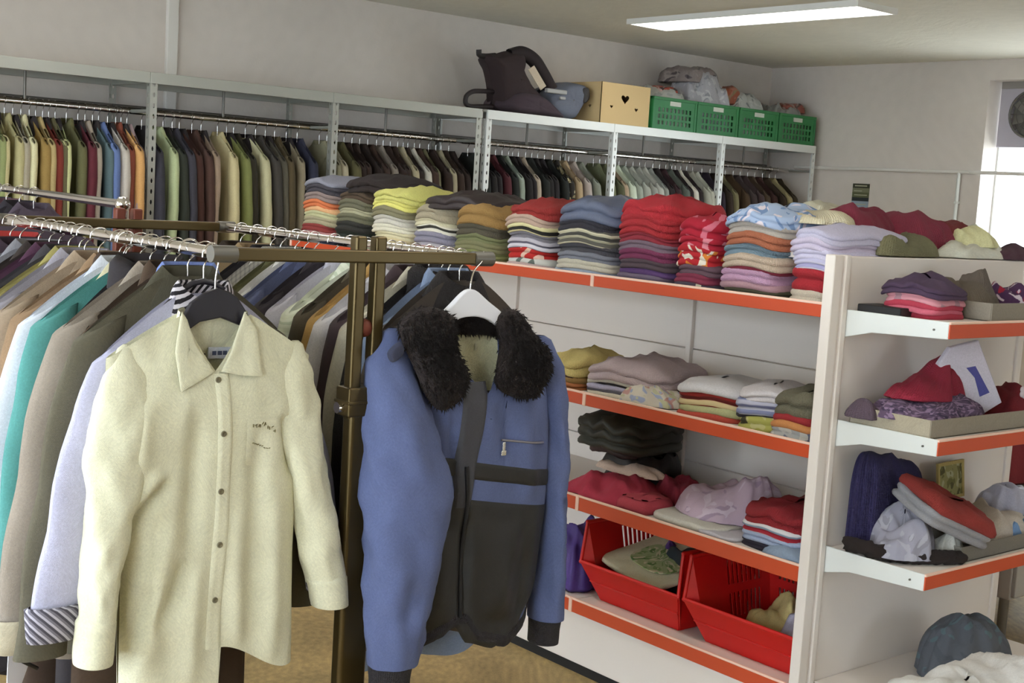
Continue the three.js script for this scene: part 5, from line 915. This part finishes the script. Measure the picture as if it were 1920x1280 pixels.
{
  const t = thing('picture_card', 'yellow framed picture card leaning on the end panel', 'picture', [3.63, E3 + 0.055, -2.17], 0.1); t.rotation.x = -0.12;
  mesh('frame', [span(-0.085, 0.085, 0.145, 0.155, 0, 0.008), span(-0.085, 0.085, 0.04, 0.05, 0, 0.008), span(-0.085, -0.075, 0.05, 0.145, 0, 0.008), span(0.075, 0.085, 0.05, 0.145, 0, 0.008)], fab('#b09a50'), t);
  mesh('print', span(-0.075, 0.075, 0.05, 0.145, 0.001, 0.004), blotch('#8f8a58', '#57532f', '#a9a583', '#6f6a3c'), t);
  mesh('stand', span(-0.05, 0.05, 0, 0.04, 0.001, 0.005), fab('#b09a50'), t);
}
// base deck of the end unit
{
  const t = thing('winter_hat', 'grey teal padded cap with white piping on the end unit base', 'hat', [3.545, 0.263, -2.03], 0.15);
  mesh('crown', heapGeo({ dx: 0.38, dz: 0.24, h: 0.185, seed: 8, folds: 0.1, pow: 2, round: 0.5, power: 2.2, crumple: 0.2 }), blotch('#585c64', '#5a6c74', '#50545b'), t);
  const arc = (r, y, a0, a1) => { const p = []; for (let i = 0; i <= 14; i++) { const a = lerp(a0, a1, i / 14); p.push([Math.cos(a) * r * 1.05, y - 0.006 * Math.sin(i), Math.sin(a) * r * 0.86]); } return p; };
  mesh('piping', [tube(arc(0.168, 0.07, 1.3, 2.9), 0.004, 24, 6), tube(arc(0.172, 0.045, 0.9, 2.6), 0.004, 24, 6)], fab('#b9b6c4'), t);
  mesh('peak', heapGeo({ dx: 0.18, dz: 0.14, h: 0.05, seed: 9, folds: 0.1 }), fab('#5c565c'), t).position.set(-0.1, 0, 0.09);
}
heap('white_sack', 'bulging white cloth sack on the floor before the end unit', 'sack', fab('#dedcd8'), [3.0, 0.0, -1.70], { dx: 1.0, dz: 0.36, h: 0.465, folds: 0.04, pow: 6, round: 0.42, crumple: 0.12, power: 3 }, 0.0);
// seen past the end unit's right edge
{
  const t = thing('side_cabinet', 'grey low cabinet on legs beyond the end panel edge', 'cabinet', [4.47, 0, -2.9]), m = plain('#a8a39c', 0.6);
  mesh('carcass', rspan(0, 0.9, 0.235, 0.63, 0, 0.5, 0.005), m, t);
  for (const x of [0.04, 0.86]) for (const z of [0.04, 0.46]) mesh('leg', rod([x, 0, z], [x, 0.236, z], 0.018, 12), M.steelDark, t);
  mesh('door', rspan(0.01, 0.445, 0.245, 0.62, 0.498, 0.515, 0.004), m, t); mesh('door', rspan(0.455, 0.89, 0.245, 0.62, 0.498, 0.515, 0.004), m, t);
}
heap('red_blanket', 'dark red blanket piled on the grey low cabinet', 'blanket', fab('#7a1620'), [4.78, 0.631, -2.66], { dx: 0.6, dz: 0.42, h: 0.25, folds: 0.08, pow: 5, round: 0.4, crumple: 0.4, power: 4 });

// ---------- on top of the back shelving ----------
const TOPS = SH + 0.001;
function crate(x0, x1, label) {
  const t = thing('plastic_crate', label, 'crate', [0, 0, 0], 0, 'green plastic crates on the back shelving'), y0 = TOPS, y1 = y0 + 0.2, zf = -5.955, zb = -6.385;
  const slots = []; for (let r = 0; r < 3; r++) slots.push([0.1, 0.9, 0.14 + r * 0.2, 0.27 + r * 0.2, 9]);
  const sides = []; for (let r = 0; r < 3; r++) sides.push([0.1, 0.9, 0.14 + r * 0.2, 0.27 + r * 0.2, 9]);
  mesh('base', span(x0 + 0.005, x1 - 0.005, y0, y0 + 0.006, zb, zf), M.green, t);
  mesh('front_wall', wall([[x0, y0, zf], [x1, y0, zf], [x1, y1, zf], [x0, y1, zf]], 1, 1, slots), M.green, t);
  mesh('back_wall', wall([[x1, y0, zb], [x0, y0, zb], [x0, y1, zb], [x1, y1, zb]], 1, 1, slots), M.green, t);
  mesh('side_wall', wall([[x0, y0, zb], [x0, y0, zf], [x0, y1, zf], [x0, y1, zb]], 1, 1, sides), M.green, t);
  mesh('side_wall', wall([[x1, y0, zf], [x1, y0, zb], [x1, y1, zb], [x1, y1, zf]], 1, 1, sides), M.green, t);
  mesh('rim', [rspan(x0 - 0.002, x1 + 0.002, y1 - 0.018, y1, zf - 0.002, zf + 0.01, 0.003), rspan(x0 - 0.002, x1 + 0.002, y1 - 0.018, y1, zb - 0.008, zb + 0.002, 0.003), rspan(x0 - 0.004, x0 + 0.006, y1 - 0.018, y1, zb, zf, 0.003), rspan(x1 - 0.006, x1 + 0.004, y1 - 0.018, y1, zb, zf, 0.003), rspan(x0 - 0.002, x0 + 0.018, y0, y1, zf - 0.004, zf + 0.008, 0.003), rspan(x1 - 0.018, x1 + 0.002, y0, y1, zf - 0.004, zf + 0.008, 0.003)], M.green, t);
  const c = (x0 + x1) / 2;
  mesh('paper_label', rspan(c - 0.05, c + 0.05, y1 - 0.05, y1 - 0.022, zf + 0.004, zf + 0.0065, 0.001), fab('#c9cfc4'), t);
}
const CR = [[6.075, 6.475, 'leftmost green plastic crate, beside the cardboard box'], [6.485, 6.885, 'second green plastic crate, holding the tallest white bag'], [6.9, 7.3, 'third green plastic crate, with an orange and white bag'], [7.315, 7.715, 'green plastic crate at the corner end of the shelf']];
CR.forEach((c) => crate(...c));
const bagMat = (a, ...b) => { const m = blotch(a, ...b).clone(); m.roughness = 0.4; m.bumpMap = B_FUR; m.bumpScale = 0.003; return m; };
const cbag = (x, y, z, dx, dz, h, mat, label, o = {}) => heap('plastic_bag', label, 'bag', mat, [x, y, z], { dx, dz, h, folds: 0.14, pow: 4.5, round: 0.42, power: 4, crumple: 0.35, ...o });
cbag(6.275, TOPS + 0.007, -6.16, 0.37, 0.38, 0.26, bagMat('#b5b7b2', '#9fa19f'), 'white plastic bag filling the leftmost green crate');
cbag(6.32, TOPS + 0.24, -6.14, 0.22, 0.2, 0.045, bagMat('#a84a3a', '#3a2624', '#b9a098'), 'red and black printed bag topping the leftmost crate');
cbag(6.67, TOPS + 0.007, -6.17, 0.37, 0.4, 0.38, bagMat('#aaa9b0', '#8d8f96', '#bfc0c2'), 'tall grey white plastic bag in the second green crate');
cbag(6.66, TOPS + 0.33, -6.2, 0.33, 0.3, 0.12, bagMat('#857a78', '#4c4246', '#9b8f8a'), 'dull brown grey bag perched highest over the second crate');
cbag(7.09, TOPS + 0.007, -6.17, 0.37, 0.4, 0.30, bagMat('#b7bab6', '#7e8484', '#c6c8c4'), 'white plastic bag with grey print in the third green crate');
cbag(6.95, TOPS + 0.22, -6.15, 0.2, 0.2, 0.125, bagMat('#9a5238', '#8b7a5a', '#a87060'), 'orange red bag bulging over the third green crate');
cbag(7.51, TOPS + 0.007, -6.17, 0.37, 0.4, 0.26, bagMat('#9d9d9a', '#84837e'), 'grey plastic bag in the corner crate');
cbag(7.6, TOPS + 0.22, -6.12, 0.18, 0.2, 0.07, bagMat('#8c4a3c', '#4c2f28', '#a08a80'), 'brownish red bag at the far corner of the crates');
{
  const t = thing('cardboard_box', 'tan cardboard box with heart shaped cut-outs beside the green crates', 'box', [0, 0, 0]), x0 = 5.625, x1 = 6.045, y0 = TOPS, y1 = y0 + 0.245, zf = -5.955, zb = -6.38;
  const heart = (x, y, s) => { const p = new THREE.Path(); p.moveTo(x, y - s); p.bezierCurveTo(x - s * 0.4, y - s * 0.5, x - s * 1.3, y, x - s * 1.1, y + s * 0.5); p.bezierCurveTo(x - s * 0.9, y + s * 0.9, x - s * 0.2, y + s * 0.8, x, y + s * 0.4); p.bezierCurveTo(x + s * 0.2, y + s * 0.8, x + s * 0.9, y + s * 0.9, x + s * 1.1, y + s * 0.5); p.bezierCurveTo(x + s * 1.3, y, x + s * 0.4, y - s * 0.5, x, y - s); return p; };
  const rect = (w, h) => new THREE.Shape([[0, 0], [w, 0], [w, h], [0, h]].map((p) => new THREE.Vector2(...p)));
  const f = rect(x1 - x0, y1 - y0); f.holes.push(heart(0.205, 0.155, 0.03), heart(0.092, 0.102, 0.011), heart(0.306, 0.098, 0.013));
  mesh('front_panel', new THREE.ExtrudeGeometry(f, { depth: 0.004, bevelEnabled: false, curveSegments: 5 }).translate(x0, y0, zf - 0.004), M.board, t);
  const s = rect(zf - zb, y1 - y0); const hh = new THREE.Path(); hh.absellipse(0.21, 0.165, 0.055, 0.03, 0, Math.PI * 2, true); s.holes.push(hh, heart(0.33, 0.1, 0.011));
  mesh('side_panel', new THREE.ExtrudeGeometry(s, { depth: 0.004, bevelEnabled: false, curveSegments: 8 }).rotateY(-Math.PI / 2).translate(x0 + 0.004, y0, zb), M.board, t);
  mesh('side_panel', span(x1 - 0.004, x1, y0, y1, zb, zf - 0.004), M.board, t);
  mesh('back_panel', span(x0 + 0.004, x1 - 0.004, y0, y1, zb, zb + 0.004), M.board, t);
  mesh('lid', [span(x0 + 0.004, x1 - 0.004, y1 - 0.012, y1 - 0.008, zb + 0.004, zf - 0.004), span(x0 + 0.004, x1 - 0.004, y0, y0 + 0.004, zb + 0.004, zf - 0.004)], M.board, t);
}
{
  const t = thing('child_seat', 'dark brown padded child carrier seat with a looped handle and grey base', 'child seat', [0, 0, 0]), brown = fab('#352729', 'weave'), z0 = -6.16;
  const bulge = (p, d, t2, o = {}) => pad(p, () => z0 + d, t2, { n: 56, rings: 8, lump: 0.004, freq: 22, ...o });
  const both = (p, d, t2) => [bulge(p, d, t2), pad(p, () => -(z0 - d), t2, { n: 56, rings: 8 }).scale(1, 1, -1)].map((g, i) => { if (i) { const ix = g.index.array; for (let k = 0; k < ix.length; k += 3) { const q = ix[k]; ix[k] = ix[k + 1]; ix[k + 1] = q; } g.computeVertexNormals(); } return g; });
  mesh('back_shell', both([[4.86, 2.375], [4.94, 2.392], [5.03, 2.42], [5.11, 2.415], [5.10, 2.34], [5.14, 2.28], [5.21, 2.205], [5.30, 2.14], [5.26, 2.08], [5.08, 2.066], [4.965, 2.09], [4.945, 2.2], [4.90, 2.32]], 0.0, 0.11), brown, t);
  mesh('padded_bar', tube([[5.03, 2.39, z0 + 0.03], [5.12, 2.415, z0 + 0.04], [5.2, 2.385, z0 + 0.05], [5.27, 2.32, z0 + 0.05], [5.34, 2.24, z0 + 0.05], [5.39, 2.185, z0 + 0.05]], 0.042, 30, 12), fab('#2f2527', 'weave'), t);
  mesh('seat_tub', both([[5.0, 2.17], [5.12, 2.19], [5.26, 2.17], [5.40, 2.09], [5.44, 2.06], [5.2, 2.056], [5.05, 2.056], [4.95, 2.1]], 0.02, 0.14), fab('#44363f', 'weave'), t);
  mesh('warning_label', flat([[5.118, 2.318], [5.16, 2.345], [5.262, 2.237], [5.222, 2.21]], z0 + 0.105, 0.003, 0.001), fab('#c9b9a0'), t);
  mesh('carry_handle', tube([[4.96, 2.175, z0], [4.87, 2.172, z0], [4.79, 2.16, z0], [4.752, 2.13, z0], [4.752, 2.09, z0], [4.78, 2.078, z0], [4.85, 2.082, z0], [4.95, 2.09, z0]], 0.014, 40, 8), fab('#2a1f20', 'nylon'), t);
  mesh('handle_hook', tube([[4.95, 2.385, z0], [4.87, 2.372, z0], [4.83, 2.375, z0], [4.825, 2.405, z0]], 0.016, 16, 8), fab('#2a2425', 'nylon'), t);
  mesh('grey_base', both([[5.29, 2.2], [5.38, 2.255], [5.5, 2.285], [5.6, 2.27], [5.6, 2.2], [5.55, 2.11], [5.51, 2.058], [5.35, 2.058], [5.27, 2.1]], 0.02, 0.13), fab('#646a7a', 'weave'), t);
  mesh('buckle', [rspan(5.23, 5.39, 2.195, 2.222, z0 + 0.13, z0 + 0.16, 0.008), rspan(5.33, 5.375, 2.165, 2.182, z0 + 0.15, z0 + 0.165, 0.004)], plain('#9a9a98', 0.4), t);
  mesh('base_hole', pad([[5.53, 2.25], [5.57, 2.25], [5.58, 2.19], [5.54, 2.16], [5.52, 2.2]], () => z0 + 0.145, 0.006, { n: 20 }), fab('#1e1a1e', 'nylon'), t);
}
// ---------- on the window wall ----------
one('wall_pipe', [rod([X1 - 0.022, 1.905, ZB + 0.3], [X1 - 0.022, 1.905, 2.2], 0.012, 12), ...[-6.0, -5.2, -4.75, -2.8, -0.4, 1.9].map((z) => rspan(X1 - 0.036, X1, 1.897, 1.913, z - 0.008, z + 0.008, 0.003))], M.pipe, 'thin white pipe running level along the window wall', 'pipe');
one('wall_pipe', [rod([X1 - 0.022, 0.05, -4.82], [X1 - 0.022, 1.905, -4.82], 0.012, 12), rspan(X1 - 0.036, X1, 1.0, 1.016, -4.832, -4.808, 0.003), rspan(X1 - 0.036, X1, 1.7, 1.716, -4.832, -4.808, 0.003)], M.steelWhite, 'upright white pipe dropping from the level pipe beside the window', 'pipe');
{
  const t = thing('wall_notice', 'small dark notice with greenish bands and a pale blue foot', 'notice', [X1 - 0.004, 1.6, -5.578]);
  const band = (y0, y1, hex, n) => mesh(n, span(-0.003, 0.003, y0, y1, -0.068, 0.068), fab(hex), t);
  band(0.175, 0.205, '#3a3a28', 'header_band'); band(0.145, 0.175, '#77775a', 'picture_band'); band(0.11, 0.145, '#5c5f3e', 'text_band'); band(0.085, 0.11, '#2e3436', 'dark_band'); band(0.0, 0.085, '#8fa0b0', 'foot_band');
  mesh('text_lines', [span(-0.0045, -0.003, 0.186, 0.194, -0.05, 0.05), span(-0.0045, -0.003, 0.152, 0.158, -0.055, 0.01), span(-0.0045, -0.003, 0.124, 0.13, -0.05, 0.055), span(-0.0045, -0.003, 0.06, 0.066, -0.05, 0.05)], fab('#a9a98c'), t);
}
{
  const t = thing('window_ventilator', 'square grey ventilator with a round fan set in the window', 'ventilator', [X1 + 0.165, 2.285, -4.44]), g = plain('#a9a4ae', 0.5), dk = plain('#57544f', 0.5);
  const s = new THREE.Shape([[-0.215, -0.205], [0.215, -0.205], [0.215, 0.205], [-0.215, 0.205]].map((p) => new THREE.Vector2(...p))), p = new THREE.Path(); p.absarc(0, 0, 0.15, 0, Math.PI * 2, true); s.holes.push(p);
  mesh('housing', new THREE.ExtrudeGeometry(s, { depth: 0.05, bevelEnabled: true, bevelSize: 0.004, bevelThickness: 0.004, bevelSegments: 2, curveSegments: 24 }).rotateY(-Math.PI / 2).translate(0.0, 0, 0), g, t);
  mesh('top_band', rspan(-0.062, -0.05, 0.16, 0.21, -0.215, 0.215, 0.003), plain('#8a8580', 0.5), t);
  mesh('fan_ring', new THREE.TorusGeometry(0.148, 0.008, 8, 36).rotateY(Math.PI / 2).translate(-0.05, 0, 0), dk, t);
  for (let i = 0; i < 7; i++) { const b = mesh('blade', new THREE.BoxGeometry(0.003, 0.11, 0.085).rotateY(0.5).translate(-0.02, 0.085, 0), plain('#77736c', 0.45), t); b.rotation.x = i * Math.PI * 2 / 7; }
  mesh('back_plate', new THREE.CylinderGeometry(0.15, 0.15, 0.004, 32).rotateZ(Math.PI / 2).translate(-0.004, 0, 0), plain('#6b675f', 0.6), t);
  mesh('hub', new THREE.CylinderGeometry(0.04, 0.045, 0.03, 24).rotateZ(Math.PI / 2).translate(-0.035, 0, 0), plain('#b5ae8c', 0.45), t);
  mesh('grille', [0.06, 0.1].map((r) => new THREE.TorusGeometry(r, 0.0025, 6, 32).rotateY(Math.PI / 2).translate(-0.052, 0, 0)).concat([0, 1, 2, 3].map((i) => rod([-0.052, 0.148 * Math.cos(i * 0.785), 0.148 * Math.sin(i * 0.785)], [-0.052, -0.148 * Math.cos(i * 0.785), -0.148 * Math.sin(i * 0.785)], 0.0025, 6))), dk, t);
}
renderer.render(scene, camera);
